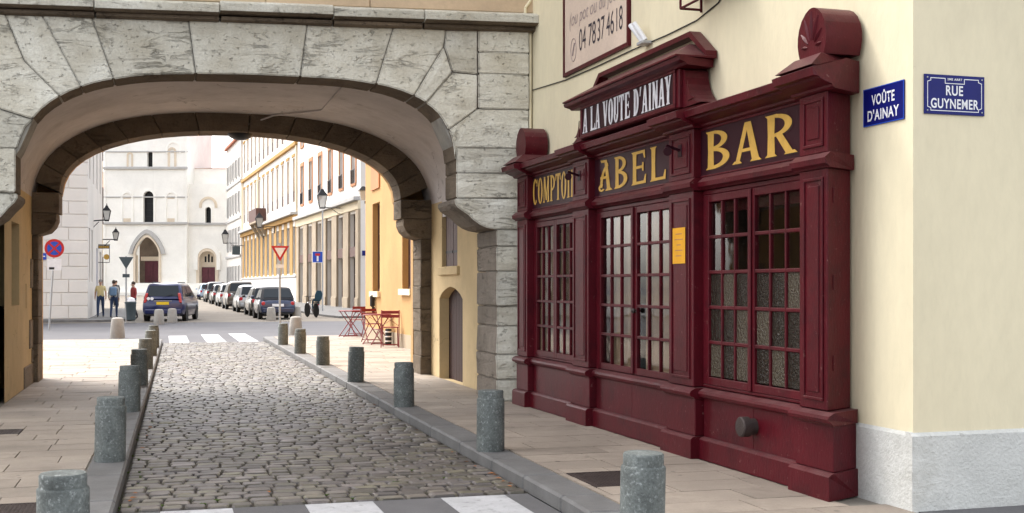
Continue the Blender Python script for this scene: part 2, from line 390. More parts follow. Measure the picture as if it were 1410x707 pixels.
# ---------------------------------------------------------------- mesh helpers
class MB:
    def __init__(s):
        s.v, s.f = [], []
    def add(s, vs, fs):
        o = len(s.v)
        s.v += [tuple(p) for p in vs]
        s.f += [tuple(i + o for i in f) for f in fs]
        return s
    def box(s, x0, x1, y0, y1, z0, z1, c=0.0):
        if x0 > x1: x0, x1 = x1, x0
        if y0 > y1: y0, y1 = y1, y0
        if z0 > z1: z0, z1 = z1, z0
        if c <= 0:
            return s.add([(x0, y0, z0), (x1, y0, z0), (x1, y1, z0), (x0, y1, z0), (x0, y0, z1), (x1, y0, z1), (x1, y1, z1), (x0, y1, z1)],
                         [(0, 3, 2, 1), (4, 5, 6, 7), (0, 1, 5, 4), (1, 2, 6, 5), (2, 3, 7, 6), (3, 0, 4, 7)])
        c = min(c, (x1 - x0) * .45, (y1 - y0) * .45, (z1 - z0) * .45)
        vs, idx = [], {}
        X, Y, Z = (x0, x1), (y0, y1), (z0, z1)
        for i in (0, 1):
            for j in (0, 1):
                for k in (0, 1):
                    for a in range(3):
                        p = [X[i] + (c if i == 0 else -c), Y[j] + (c if j == 0 else -c), Z[k] + (c if k == 0 else -c)]
                        p[a] = (X[i], Y[j], Z[k])[a]
                        idx[(i, j, k, a)] = len(vs)
                        vs.append(tuple(p))
        fs = []
        g = lambda i, j, k, a: idx[(i, j, k, a)]
        for e in (0, 1):
            for a in range(3):
                def key(p, q):
                    t = [0, 0, 0]; t[a] = e; o = [n for n in range(3) if n != a]; t[o[0]] = p; t[o[1]] = q
                    return g(*t, a)
                q = [key(0, 0), key(1, 0), key(1, 1), key(0, 1)]
                flip = (e == 0) != (a == 1)
                fs.append(tuple(reversed(q)) if flip else tuple(q))
        for a in range(3):
            o = [n for n in range(3) if n != a]
            for p in (0, 1):
                for q in (0, 1):
                    t0 = [0, 0, 0]; t0[o[0]] = p; t0[o[1]] = q; t1 = list(t0); t1[a] = 1
                    fs.append((g(*t0, o[0]), g(*t1, o[0]), g(*t1, o[1]), g(*t0, o[1])))
        for i in (0, 1):
            for j in (0, 1):
                for k in (0, 1):
                    fs.append((g(i, j, k, 0), g(i, j, k, 1), g(i, j, k, 2)))
        return s.add(vs, fs)
    def prism(s, pts, d0, d1, axis='y', fn=None):
        """extrude a polygon of 2-D points; axis y: (x,z) plane, x: (y,z) plane, z: (x,y) plane"""
        n = len(pts)
        def P(p, d):
            return {'y': (p[0], d, p[1]), 'x': (d, p[0], p[1]), 'z': (p[0], p[1], d)}[axis]
        vs = [P(p, d0) for p in pts] + [P(p, d1) for p in pts]
        fs = [tuple(range(n - 1, -1, -1)), tuple(range(n, 2 * n))] + [(i, (i + 1) % n, n + (i + 1) % n, n + i) for i in range(n)]
        return s.add(vs, fs)
    def strip(s, ringA, ringB, close=False):
        n = len(ringA)
        fs = [(i, i + 1, n + i + 1, n + i) for i in range(n - 1)]
        if close: fs.append((n - 1, 0, n, 2 * n - 1))
        return s.add(list(ringA) + list(ringB), fs)
    def rings(s, rings, close=True, cap=True):
        n = len(rings[0]); vs = []; fs = []
        for r in rings: vs += list(r)
        for k in range(len(rings) - 1):
            for i in range(n if close else n - 1):
                j = (i + 1) % n
                fs.append((k * n + i, k * n + j, (k + 1) * n + j, (k + 1) * n + i))
        if cap:
            fs.append(tuple(range(n - 1, -1, -1)))
            fs.append(tuple((len(rings) - 1) * n + i for i in range(n)))
        return s.add(vs, fs)
    def tube(s, p, q, r, n=8, r2=None):
        p, q = Vector(p), Vector(q)
        d = (q - p).normalized()
        a = d.orthogonal().normalized(); b = d.cross(a)
        r2 = r if r2 is None else r2
        mk = lambda c, rr: [tuple(c + (a * math.cos(t) + b * math.sin(t)) * rr) for t in (2 * math.pi * i / n for i in range(n))]
        return s.rings([mk(p, r), mk(q, r2)])
    def path(s, pts, r, n=6):
        for a, b in zip(pts, pts[1:]): s.tube(a, b, r, n)
        return s
    def lathe(s, prof, c=(0, 0, 0), n=20, axis='z'):
        rs = []
        for r, h in prof:
            ring = []
            for i in range(n):
                t = 2 * math.pi * i / n
                a, b = r * math.cos(t), r * math.sin(t)
                ring.append({'z': (c[0] + a, c[1] + b, c[2] + h), 'x': (c[0] + h, c[1] + a, c[2] + b), 'y': (c[0] + b, c[1] + h, c[2] + a)}[axis])
            rs.append(ring)
        return s.rings(rs)
    def ell(s, c, rad, n=10, m=6):
        prof = [(max(1e-3, math.sin(math.pi * k / m)), -math.cos(math.pi * k / m)) for k in range(m + 1)]
        rs = [[(c[0] + rad[0] * r * math.cos(2 * math.pi * i / n), c[1] + rad[1] * r * math.sin(2 * math.pi * i / n), c[2] + rad[2] * h) for i in range(n)] for r, h in prof]
        return s.rings(rs)
    def warp(s, fn):
        s.v = [tuple(fn(*p)) for p in s.v]
        return s
    def mesh(s, name='mesh'):
        me = bpy.data.meshes.new(name)
        me.from_pydata(s.v, [], s.f)
        bm = bmesh.new(); bm.from_mesh(me)
        bmesh.ops.recalc_face_normals(bm, faces=bm.faces)
        bm.to_mesh(me); bm.free()
        return me
    def build(s, name, mat, parent=None, smooth=False, bevel=0.0, seg=2, sub=0):
        me = s.mesh(name)
        if bevel > 0:
            bm = bmesh.new(); bm.from_mesh(me)
            es = [e for e in bm.edges if len(e.link_faces) == 2 and e.calc_face_angle(0) > 0.45]
            bmesh.ops.bevel(bm, geom=es, offset=bevel, segments=seg, affect='EDGES', profile=0.6, clamp_overlap=True)
            bm.to_mesh(me); bm.free()
        me.materials.append(MATS[mat] if isinstance(mat, str) else mat)
        if smooth:
            me.polygons.foreach_set('use_smooth', [True] * len(me.polygons))
            try: me.set_sharp_from_angle(angle=R(40))
            except Exception: pass
        return link(name, me, parent)

def link(name, data, parent=None):
    o = bpy.data.objects.new(name, data)
    C.objects.link(o)
    if parent is not None: o.parent = parent
    return o
def tag(o, label=None, cat=None, group=None, kind=None):
    if label: o['label'] = label
    if cat: o['category'] = cat
    if group: o['group'] = group
    if kind: o['kind'] = kind
    return o
def thing(name, loc, label, cat, rz=0.0, group=None):
    o = link(name, None)
    o.location = loc; o.rotation_euler = (0, 0, rz)
    return tag(o, label, cat, group)
def bx(name, mat, parent, *a, c=0.0):
    return MB().box(*a, c=c).build(name, mat, parent)
def copy_tree(o, parent=None):
    c = o.copy(); C.objects.link(c)
    if parent is not None: c.parent = parent
    for ch in list(o.children): copy_tree(ch, c)
    return c

def holed_wall(L, H, holes, depth, xs_extra=(), z_base=0.0):
    """front face at y=0 with rectangular openings (x0,x1,z0,z1[,arch]) and reveals of the given depth; arch: 'round' or 'pointed'"""
    mb = MB()
    xs = sorted({0.0, L, *xs_extra, *[h[0] for h in holes], *[h[1] for h in holes]})
    zs = sorted({z_base, H, *[h[2] for h in holes], *[h[3] for h in holes]})
    for i in range(len(xs) - 1):
        run = None
        for k in range(len(zs) - 1):
            cx, cz = (xs[i] + xs[i + 1]) / 2, (zs[k] + zs[k + 1]) / 2
            solid = not any(h[0] < cx < h[1] and h[2] < cz < h[3] for h in holes)
            if solid:
                mb.add([(xs[i], 0, zs[k]), (xs[i + 1], 0, zs[k]), (xs[i + 1], 0, zs[k + 1]), (xs[i], 0, zs[k + 1])], [(0, 1, 2, 3)])
    for h in holes:
        x0, x1, z0, z1 = h[:4]
        arch = h[4] if len(h) > 4 else None
        if not arch:
            out = [(x0, z0), (x1, z0), (x1, z1), (x0, z1)]
        else:
            crv = arch_curve(x0, x1, z1, arch)
            out = [(x0, z0), (x1, z0)] + crv
            mid = len(crv) // 2
            mb.add([(p[0], 0, p[1]) for p in crv[:mid + 1]] + [(x1, 0, z1)], [tuple(range(mid + 2))])
            mb.add([(p[0], 0, p[1]) for p in crv[mid:]] + [(x0, 0, z1)], [tuple(range(len(crv) - mid + 1))])
        n = len(out)
        mb.add([(p[0], 0, p[1]) for p in out] + [(p[0], depth, p[1]) for p in out], [(i, (i + 1) % n, n + (i + 1) % n, n + i) for i in range(n)])
    return mb
def arch_curve(x0, x1, z1, kind, n=10):
    """from the right springing over the crown to the left springing"""
    w = (x1 - x0) / 2; cx = (x0 + x1) / 2
    if kind == 'round':
        return [(cx + w * math.cos(t), z1 - w + w * math.sin(t)) for t in (math.pi * i / n for i in range(n + 1))]
    hgt = 1.3 * w if kind == 'pointed' else .24 * w
    pts = []
    for i in range(n + 1):
        f = i / n * 2 - 1                    # -1 .. 1 , right to left
        x = cx - w * f
        pts.append((x, z1 - hgt + hgt * (1 - abs(f) ** 1.6) ** 0.75))
    return pts

# ================================================================ ground, lane, pavements
XL = lambda y: -0.30 + 0.011 * (y - 8)
XR = lambda y: 2.52 + 0.0044 * (y - 8) - 0.10 * max(0.0, 7.4 - max(y, 5.2)) ** 2
tag(MB().add([(-900, -300, 0), (900, -300, 0), (900, 1500, 0), (-900, 1500, 0)], [(0, 1, 2, 3)]).build('ground', 'pale_asphalt'), kind='structure')

# foreground crossing of dark asphalt with zebra stripes
fg = tag(bx('asphalt_road', 'asphalt', None, -14, 2.50, -8, 8.3, 0.004, 0.022), kind='structure')
for x in (-0.02, 0.92, 1.86):
    MB().box(x, x + 0.46, 4.4, 8.27, 0.023, 0.0265).build('crosswalk_stripe', 'road_paint', fg)

# cobbled lane
YA, YB = 8.32, 32.9
lane = MB().add([(XL(YA), YA, 0.017), (XR(YA), YA, 0.017), (XR(YB), YB, 0.017), (XL(YB), YB, 0.017)], [(0, 1, 2, 3)]).build('cobbled_lane', 'joint_soil')
tag(lane, kind='structure')
def cobble_rings(rnd):
    def ring(ix, iy, z, cut):
        hx, hy = 0.5 - ix, 0.5 - iy
        c = cut
        return [(-hx + c, -hy, z), (hx - c, -hy, z), (hx, -hy + c, z), (hx, hy - c, z), (hx - c, hy, z), (-hx + c, hy, z), (-hx, hy - c, z), (-hx, -hy + c, z)]
    j = lambda r, a: [(p[0] + rnd.uniform(-a, a), p[1] + rnd.uniform(-a, a), p[2] + rnd.uniform(-.04, .04)) for p in r]
    return [ring(0.0, 0.0, 0.0, .10), j(ring(0.0, 0.0, 0.60, .11), .02), j(ring(0.03, 0.045, 0.90, .11), .02), j(ring(0.09, 0.13, 1.0, .10), .015)]
rnd = random.Random(3)
cob_mesh, cob_mb = [], []
for k in range(8):
    mb = MB().rings(cobble_rings(rnd))
    me = mb.mesh('cobble'); me.materials.append(MATS['cobble'])
    me.polygons.foreach_set('use_smooth', [True] * len(me.polygons))
    me.set_sharp_from_angle(angle=R(26))
    cob_mesh.append(me); cob_mb.append(mb)
rest = MB()
y = YA; n_ind = 0; row = 0
while y < YB:
    dp = rnd.uniform(0.122, 0.150)
    x = XL(y) + 0.01 - rnd.uniform(0, 0.12)
    wob = rnd.uniform(0, 6.28)
    while x < XR(y) - 0.03:
        w = rnd.uniform(0.145, 0.215)
        x0, x1 = max(x, XL(y) + 0.012), min(x + w, XR(y) - 0.012)
        if x1 - x0 > 0.05:
            k = rnd.randrange(8)
            sx, sy, sz = (x1 - x0) - 0.015, dp - 0.007, rnd.uniform(0.028, 0.035)
            cx, cy = (x0 + x1) / 2, y + dp / 2 + 0.009 * math.sin(x * 1.9 + wob) + rnd.uniform(-.005, .005)
            rz = rnd.uniform(-.02, .02)
            if n_ind < 300:
                o = link('cobble', cob_mesh[k], lane)
                o.location = (cx, cy, 0.004); o.scale = (sx, sy, sz)
                o.rotation_euler = (rnd.uniform(-.02, .02), rnd.uniform(-.02, .02), rz)
                n_ind += 1
            else:
                c_, s_ = math.cos(rz), math.sin(rz)
                tx = rnd.uniform(-.02, .02); ty = rnd.uniform(-.03, .03)
                rest.add([(cx + p[0] * sx * c_ - p[1] * sy * s_, cy + p[0] * sx * s_ + p[1] * sy * c_, 0.004 + p[2] * (sz + p[0] * sx * tx + p[1] * sy * ty)) for p in cob_mb[k].v], cob_mb[k].f)
        x += w
    y += dp; row += 1
tag(rest.build('cobble_field', 'cobble', lane, smooth=True), kind='stuff')
# far crossing stripes (worn)
for x, ya, yb in ((0.15, 33.3, 38.2), (1.12, 33.4, 39.0), (1.98, 33.6, 39.6)):
    MB().box(x, x + 0.52, ya, yb, 0.003, 0.008).build('crosswalk_stripe', 'road_paint', lane)

# pavements: a base with separate slabs and kerb stones
slab_me = MB().box(-.5, .5, -.5, .5, -1, 0, c=0.0).mesh('slab')
slab_variants = []
for k in range(3):
    me = MB().box(-.5, .5, -.5, .5, -1, 0, c=0.012).mesh('slab'); me.materials.append(MATS['paving_stone']); slab_variants.append(me)
def lay_slabs(parent, xlim, y0, y1, rnd, course=0.39, holes=(), lmin=.5, lmax=.95):
    n = 0; y = y0
    while y < y1 - .05:
        a, b = xlim(y + course / 2)
        x = a - rnd.uniform(0, .5)
        while x < b:
            w = rnd.uniform(lmin, lmax)
            xa, xb = max(x, a), min(x + w, b)
            if b - xb < 0.12: xb = b
            x = max(x + w, xb)
            if xb - xa < 0.09: continue
            segs = [(xa, xb, y, y + course)]
            for h in holes:
                new = []
                for (p, q, r_, s_) in segs:
                    if q <= h[0] or p >= h[1] or s_ <= h[2] or r_ >= h[3]: new.append((p, q, r_, s_)); continue
                    if p < h[0]: new.append((p, h[0], r_, s_))
                    if q > h[1]: new.append((h[1], q, r_, s_))
                    pp, qq = max(p, h[0]), min(q, h[1])
                    if r_ < h[2]: new.append((pp, qq, r_, h[2]))
                    if s_ > h[3]: new.append((pp, qq, h[3], s_))
                segs = new
            for (p, q, r_, s_) in segs:
                if q - p < .04 or s_ - r_ < .04: continue
                o = link('paving_slab', slab_variants[n % 3], parent)
                o.location = ((p + q) / 2, (r_ + s_) / 2, 0.12 + rnd.uniform(-.0015, .0015))
                o.scale = (q - p - .010, s_ - r_ - .010, 0.03)
                o.rotation_euler = (rnd.uniform(-.003, .003), rnd.uniform(-.002, .002), 0)
                n += 1
        y += course
    return n
def kerb_run(parent, pts, w=0.28, side=1):
    """kerb stones along a polyline; side: which side of travel the pavement lies (+1 left)"""
    rnd = random.Random(11)
    for a, b in zip(pts, pts[1:]):
        a, b = Vector((*a, 0)), Vector((*b, 0))
        L = (b - a).length; d = (b - a) / L; nrm = Vector((-d.y, d.x, 0)) * side
        s = 0.0
        while s < L - .02:
            l = min(rnd.uniform(.85, 1.25), L - s)
            if L - s - l < .25: l = L - s
            o = MB().box(0.003, l - 0.003, 0, w, 0, 0.122 + rnd.uniform(-.002, .002), c=0.018)
            p = a + d * s
            o.warp(lambda x, yy, z: (p.x + d.x * x + nrm.x * yy, p.y + d.y * x + nrm.y * yy, z))
            o.build('kerb_stone', 'granite_kerb', parent)
            s += l
PE = 34.6
pr = tag(MB().prism([(XR(7.6) + .05, 7.6), (XR(6.6) + .05, 6.6), (XR(5.2) + .05, 5.2), (XR(4) + .05, 3.0), (4.46, 3.0), (4.46, 14.0), (4.02, 14.0), (4.02, 19.4), (5.3, 19.4), (6.4, PE - .1), (XR(PE) + .1, PE - .1)], 0.0, 0.108, 'z').build('pavement_right', 'mortar'), kind='structure')
def xr_lim(y):
    a = XR(y) + .283
    if y < 6.9: return a, 4.43
    if y < 14.0: return a, 4.16 - 0.02 * (y - 7)
    if y < 19.3: return a, 4.03
    return a, 5.24
g1 = (2.86, 3.36, 7.86, 8.52)
print('slabs right', lay_slabs(pr, xr_lim, 5.2, PE - .3, random.Random(5), holes=(g1,)))
kerb_run(pr, [(XR(4), 4.0), (XR(5.2), 5.2), (XR(5.8), 5.8), (XR(6.4), 6.4), (XR(7.0), 7.0), (XR(7.6), 7.6), (XR(PE - .6), PE - .6), (XR(PE) + .5, PE), (7.2, PE + .2)], side=-1)
pl = tag(MB().prism([(XL(5) - .05, 3.0), (-3.6, 3.0), (-3.6, 14.0), (-1.9, 14.0), (-1.9, 19.4), (-5.5, 19.4), (-5.5, PE - .9), (XL(PE) - .1, PE - .9)], 0.0, 0.108, 'z').build('pavement_left', 'mortar'), kind='structure')
def xl_lim(y):
    b = XL(y) - .283
    if y < 14.6: return -2.4, b
    if y < 19.4: return -1.80, b
    return -3.9, b
g2 = (-1.02, -0.60, 7.45, 8.30); g3 = (-1.80, -1.30, 12.2, 12.62)
print('slabs left', lay_slabs(pl, xl_lim, 7.0, PE - 1.2, random.Random(6), holes=(g2, g3), lmin=.6, lmax=1.1))
kerb_run(pl, [(XL(4), 4.0), (XL(PE - 1.4), PE - 1.4), (XL(PE) - .4, PE - .95), (-6.0, PE - .9)], side=1)
# Rue at the corner: asphalt footway in front of the cream wall
tag(MB().box(4.465, 30, 1.0, 6.9, 0.0, 0.115).build('asphalt_footway', 'asphalt'), kind='structure')
# far street: gently rising, small setts
far = MB()
prof = [(-60, 52.5, 0.004), (-60, 60, 0.02), (-60, 118, 0.36), (-60, 200, 0.62)]
far.rings([[(p[0], p[1], p[2]), (60, p[1], p[2])] for p in prof], close=False, cap=False)
tag(far.build('street', 'setts_far'), kind='structure')
def gz(y):
    for a, b in zip(prof, prof[1:]):
        if a[1] <= y <= b[1]: return a[2] + (b[2] - a[2]) * (y - a[1]) / (b[1] - a[1])
    return 0.0 if y < 52 else 0.62
# footways of the far street
def far_footway(name, pts):
    n = len(pts)
    vs = [(x, y, gz(y) + .10) for x, y in pts] + [(x, y, gz(y) - .05) for x, y in pts]
    fs = [tuple(range(n))] + [(i, (i + 1) % n, n + (i + 1) % n, n + i) for i in range(n)]
    tag(MB().add(vs, fs).build(name, 'granite_kerb'), kind='structure')
far_footway('footway_right', [(7.9, 57), (7.6, 60), (4.8, 117.9), (4.2, 140), (9.0, 140), (9.0, 117.9), (13, 60), (13, 57)])
far_footway('footway_left', [(-30, 53.6), (-2.6, 53.6), (-1.6, 55), (-1.5, 60), (-2.0, 76), (-30, 76), (-30, 60)])

# iron covers set in the paving
def cover(x0, x1, y0, y1, label, nx, ny):
    t = thing('drain_cover', ((x0 + x1) / 2, (y0 + y1) / 2, 0.109), label, 'drain cover', group='iron covers set in the pavement')
    hx, hy = (x1 - x0) / 2 - .006, (y1 - y0) / 2 - .006
    bx('plate', 'cast_iron', t, -hx + .03, hx - .03, -hy + .03, hy - .03, 0, .0095)
    fr = MB()
    fr.box(-hx, hx, -hy, -hy + .028, 0, .013); fr.box(-hx, hx, hy - .028, hy, 0, .013)
    fr.box(-hx, -hx + .028, -hy + .0285, hy - .0285, 0, .013); fr.box(hx - .028, hx, -hy + .0285, hy - .0285, 0, .013)
    fr.build('rim', 'cast_iron', t)
    st = MB()
    for i in range(nx):
        for j in range(ny):
            cx, cy = -hx + .05 + (2 * hx - .1) * i / (nx - 1), -hy + .05 + (2 * hy - .1) * j / (ny - 1)
            st.box(cx - .008, cx + .008, cy - .012, cy + .012, .0096, .0125)
    tag(st.build('stud_pattern', 'cast_iron', t), kind='stuff')
cover(*g1, 'brown studded iron cover in the paving before the bar', 16, 20)
cover(*g2, 'brown iron cover beside the nearest bollard on the left pavement', 13, 22)
cover(*g3, 'iron cover at the left edge near the ochre passage wall', 14, 12)

# litter of leaves along the gutters
lf = MB(); rnd = random.Random(9)
for k in range(34):
    yy = 8.5 + 14 * rnd.random() ** 1.6
    xx = (XL(yy) + .04 + rnd.random() * .08) if k % 2 else (XR(yy) - .04 - rnd.random() * .06)
    if k % 7 == 0: xx = rnd.uniform(.3, 2.3)
    a = rnd.random() * 6.28; r = rnd.uniform(.012, .026)
    lf.add([(xx + r * 1.5 * math.cos(a), yy + r * 1.5 * math.sin(a), .04), (xx - r * .7 * math.sin(a), yy + r * .7 * math.cos(a), .046), (xx - r * 1.5 * math.cos(a), yy - r * 1.5 * math.sin(a), .04), (xx + r * .7 * math.sin(a), yy - r * .7 * math.cos(a), .043)], [(0, 1, 2, 3)])
tag(lf.build('fallen_leaves', 'leaf_dry'), 'dry brown leaves scattered along the kerb gutters', 'leaves', kind='stuff')
ms = MB()
for k in range(170):
    yy = 8.4 + 18 * rnd.random() ** 1.5
    xx = rnd.uniform(XL(yy) + .03, XR(yy) - .03)
    if k % 3 == 0: xx = XL(yy) + .02 + rnd.random() * .12
    for q in range(4):
        r = rnd.uniform(.006, .016)
        ms.ell((xx + rnd.uniform(-.03, .03), yy + rnd.uniform(-.012, .012), .024), (r * 1.4, r, r * .7), 6, 3)
tag(ms.build('moss_tufts', 'moss'), 'small green moss tufts between the cobbles', 'moss', kind='stuff')

# ================================================================ bollards
def bollard_mesh(kind, seed):
    rnd = random.Random(seed)
    if kind == 'granite':
        prof = [(0.117, 0), (0.119, .02), (0.119, .432), (0.116, .440), (0.109, .445), (0.108, .450), (0.108, .500), (0.102, .509), (0.06, .512), (0.002, .513)]
        mat = 'granite'
    else:
        prof = [(0.205, 0), (0.215, .03), (0.175, .52), (0.16, .575), (0.12, .60), (0.002, .61)]
        mat = 'concrete'
    mb = MB().lathe(prof, n=28)
    mb.warp(lambda x, y, z: (x * (1 - (rnd.uniform(.0, .035) if .42 < z < .5 else rnd.uniform(0, .008))), y * (1 - rnd.uniform(0, .006)), z))
    me = mb.mesh('bollard'); me.materials.append(MATS[mat])
    me.polygons.foreach_set('use_smooth', [True] * len(me.polygons))
    me.set_sharp_from_angle(angle=R(35))
    return me
M('concrete', (0.36, 0.34, 0.31), 0.9, var=0.12, scale=4, bump=0.3, bscale=50, spots=(0.24, 0.22, 0.2), spot_scale=5, spot_amt=0.4)
bm_gs, bm_c = [bollard_mesh('granite', k) for k in range(5)], bollard_mesh('c', 2)
ords_r = ['granite bollard nearest the camera, in front of the bar window', 'granite bollard second from the camera on the right kerb, before the bar doors',
          'granite bollard third from the camera on the right kerb, just inside the arch', 'dark granite bollard fourth from the camera on the right kerb, under the vault',
          'granite bollard fifth from the camera on the right kerb, beyond the vault', 'granite bollard sixth along the right kerb, left of the red chairs',
          'granite bollard farthest along the right kerb, beside the yield sign']
for (yy, lab) in zip((5.95, 9.87, 13.78, 17.55, 21.44, 25.3, 29.2), ords_r):
    o = tag(link('bollard', bm_gs[int(yy) % 5]), lab, 'bollard', 'granite bollards along the right kerb')
    o.location = (XR(yy) + .12, yy, .118); o.rotation_euler = (R(rnd.uniform(-1.3, 1.3)), R(rnd.uniform(-1.3, 1.3)), rnd.random() * 6)
ords_l = ['granite bollard nearest the camera on the left kerb, cut by the bottom edge', 'granite bollard second from the camera on the left kerb',
          'granite bollard third from the camera on the left kerb', 'dark granite bollard fourth from the camera on the left kerb, under the vault',
          'granite bollard fifth from the camera on the left kerb', 'granite bollard sixth from the camera on the left kerb',
          'granite bollard farthest along the left kerb, at the far end of the cobbles']
for (yy, lab) in zip((6.05, 10.11, 14.05, 17.73, 21.3, 25.31, 28.6), ords_l):
    o = tag(link('bollard', bm_gs[int(yy * 1.7) % 5]), lab, 'bollard', 'granite bollards along the left kerb')
    o.location = (XL(yy) - .13, yy, .118); o.rotation_euler = (R(rnd.uniform(-1.3, 1.3)), R(rnd.uniform(-1.3, 1.3)), rnd.random() * 6)
for (xx, yy, zz, lab) in ((-1.28, 37.0, 0, 'tapered concrete bollard alone at the end of the left pavement'), (-.17, 50.2, 0, 'tapered pale bollard behind the blue van, left of two'),
                          (.35, 52.0, 0, 'tapered pale bollard behind the blue van, right of two'), (4.54, 54.0, 0, 'tapered pale bollard before the dark convertible'),
                          (3.83, 36.9, 0, 'tapered concrete bollard just past the right pavement corner'), (5.86, 56.0, 0, 'tapered pale bollard right of the convertible')):
    o = tag(link('bollard', bm_c), lab, 'bollard', 'tapered bollards at the crossing')
    o.location = (xx, yy, zz)

# ================================================================ the arched gateway
AX, AY = 1.1, 14.05
arch = thing('stone_archway', (AX, AY, 0), 'pale limestone archway with a vaulted passage over the cobbled lane', 'archway')
def aw(x, y, z):
    k = max(0.0, min(1.0, (18.2 - y) / 4.0))
    return (x - AX, y + 0.12 * (3.9 - x) * k - AY, z)
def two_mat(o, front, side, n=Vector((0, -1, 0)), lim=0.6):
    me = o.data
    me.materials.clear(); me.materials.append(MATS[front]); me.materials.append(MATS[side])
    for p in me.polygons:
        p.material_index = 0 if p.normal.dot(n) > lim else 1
def f_in(x):
    d = (x - 0.88)
    n = 3.8 if d > 0 else 3.1
    t = min(1.0, abs(d) / 2.48)
    return 2.53 + 1.43 * (1 - t ** n) ** (1 / n)
def crv(a, b, n=5):
    return [(a + (b - a) * i / n, f_in(a + (b - a) * i / n)) for i in range(n + 1)]
TOP = 4.575
rs = random.Random(21)
def stone(pts, name='arch_stone', y0=14.05, dep=0.6, shrink=0.005, proud=0.03, bevel=0.012, front='limestone', side='soot_shade_stone'):
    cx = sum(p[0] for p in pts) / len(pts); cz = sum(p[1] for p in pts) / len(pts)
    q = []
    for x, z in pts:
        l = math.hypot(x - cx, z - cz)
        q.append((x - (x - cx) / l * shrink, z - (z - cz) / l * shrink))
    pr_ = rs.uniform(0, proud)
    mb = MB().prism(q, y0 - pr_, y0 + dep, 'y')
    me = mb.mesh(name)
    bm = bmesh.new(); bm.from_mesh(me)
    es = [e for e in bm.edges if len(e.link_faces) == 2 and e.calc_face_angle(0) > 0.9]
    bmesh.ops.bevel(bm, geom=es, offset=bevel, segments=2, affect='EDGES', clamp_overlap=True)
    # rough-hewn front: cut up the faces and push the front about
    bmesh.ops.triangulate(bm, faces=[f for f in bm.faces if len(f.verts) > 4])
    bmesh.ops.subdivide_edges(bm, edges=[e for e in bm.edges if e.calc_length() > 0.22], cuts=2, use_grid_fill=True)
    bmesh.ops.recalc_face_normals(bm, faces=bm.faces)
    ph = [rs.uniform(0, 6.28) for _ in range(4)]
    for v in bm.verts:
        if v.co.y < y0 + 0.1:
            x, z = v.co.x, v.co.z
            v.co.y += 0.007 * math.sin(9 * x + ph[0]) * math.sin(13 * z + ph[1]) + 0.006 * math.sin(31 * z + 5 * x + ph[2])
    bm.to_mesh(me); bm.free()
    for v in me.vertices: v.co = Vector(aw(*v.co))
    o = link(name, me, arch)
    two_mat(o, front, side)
    return o
# voussoirs over the opening
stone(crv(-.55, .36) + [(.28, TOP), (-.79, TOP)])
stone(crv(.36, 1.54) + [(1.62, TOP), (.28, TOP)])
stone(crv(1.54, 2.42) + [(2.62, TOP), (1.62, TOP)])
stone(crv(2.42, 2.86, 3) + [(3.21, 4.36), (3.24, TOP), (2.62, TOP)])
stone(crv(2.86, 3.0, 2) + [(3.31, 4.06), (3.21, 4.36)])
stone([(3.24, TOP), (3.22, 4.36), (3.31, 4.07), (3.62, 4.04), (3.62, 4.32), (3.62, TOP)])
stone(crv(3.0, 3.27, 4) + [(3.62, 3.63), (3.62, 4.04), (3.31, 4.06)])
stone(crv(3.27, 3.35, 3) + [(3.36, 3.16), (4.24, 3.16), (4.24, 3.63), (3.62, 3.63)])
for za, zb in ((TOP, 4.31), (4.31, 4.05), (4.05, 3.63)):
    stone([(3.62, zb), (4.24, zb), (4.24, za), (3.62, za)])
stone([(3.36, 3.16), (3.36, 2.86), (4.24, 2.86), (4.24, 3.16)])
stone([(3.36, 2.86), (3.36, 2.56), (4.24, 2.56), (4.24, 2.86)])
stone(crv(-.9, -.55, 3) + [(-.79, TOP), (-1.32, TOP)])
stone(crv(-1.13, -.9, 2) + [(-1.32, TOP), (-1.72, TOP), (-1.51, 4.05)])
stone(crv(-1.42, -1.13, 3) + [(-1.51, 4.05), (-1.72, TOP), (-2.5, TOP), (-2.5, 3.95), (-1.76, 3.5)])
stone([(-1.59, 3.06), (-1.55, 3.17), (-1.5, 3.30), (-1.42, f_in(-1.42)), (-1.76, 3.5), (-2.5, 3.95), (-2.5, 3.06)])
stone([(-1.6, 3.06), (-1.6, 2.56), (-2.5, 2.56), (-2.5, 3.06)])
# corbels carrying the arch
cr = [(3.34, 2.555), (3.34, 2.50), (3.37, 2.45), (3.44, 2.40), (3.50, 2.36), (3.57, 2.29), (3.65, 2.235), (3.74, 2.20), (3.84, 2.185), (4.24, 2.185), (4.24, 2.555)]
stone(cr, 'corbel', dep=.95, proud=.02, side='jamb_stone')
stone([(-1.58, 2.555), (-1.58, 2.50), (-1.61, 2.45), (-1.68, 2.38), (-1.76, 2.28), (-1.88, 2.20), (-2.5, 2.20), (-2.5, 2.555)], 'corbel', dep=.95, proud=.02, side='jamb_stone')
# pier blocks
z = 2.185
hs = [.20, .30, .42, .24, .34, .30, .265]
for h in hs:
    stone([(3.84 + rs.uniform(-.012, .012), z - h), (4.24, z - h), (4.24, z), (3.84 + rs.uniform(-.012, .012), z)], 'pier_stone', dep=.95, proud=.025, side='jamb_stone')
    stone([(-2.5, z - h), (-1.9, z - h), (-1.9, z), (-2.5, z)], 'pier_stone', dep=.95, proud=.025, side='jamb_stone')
    z -= h
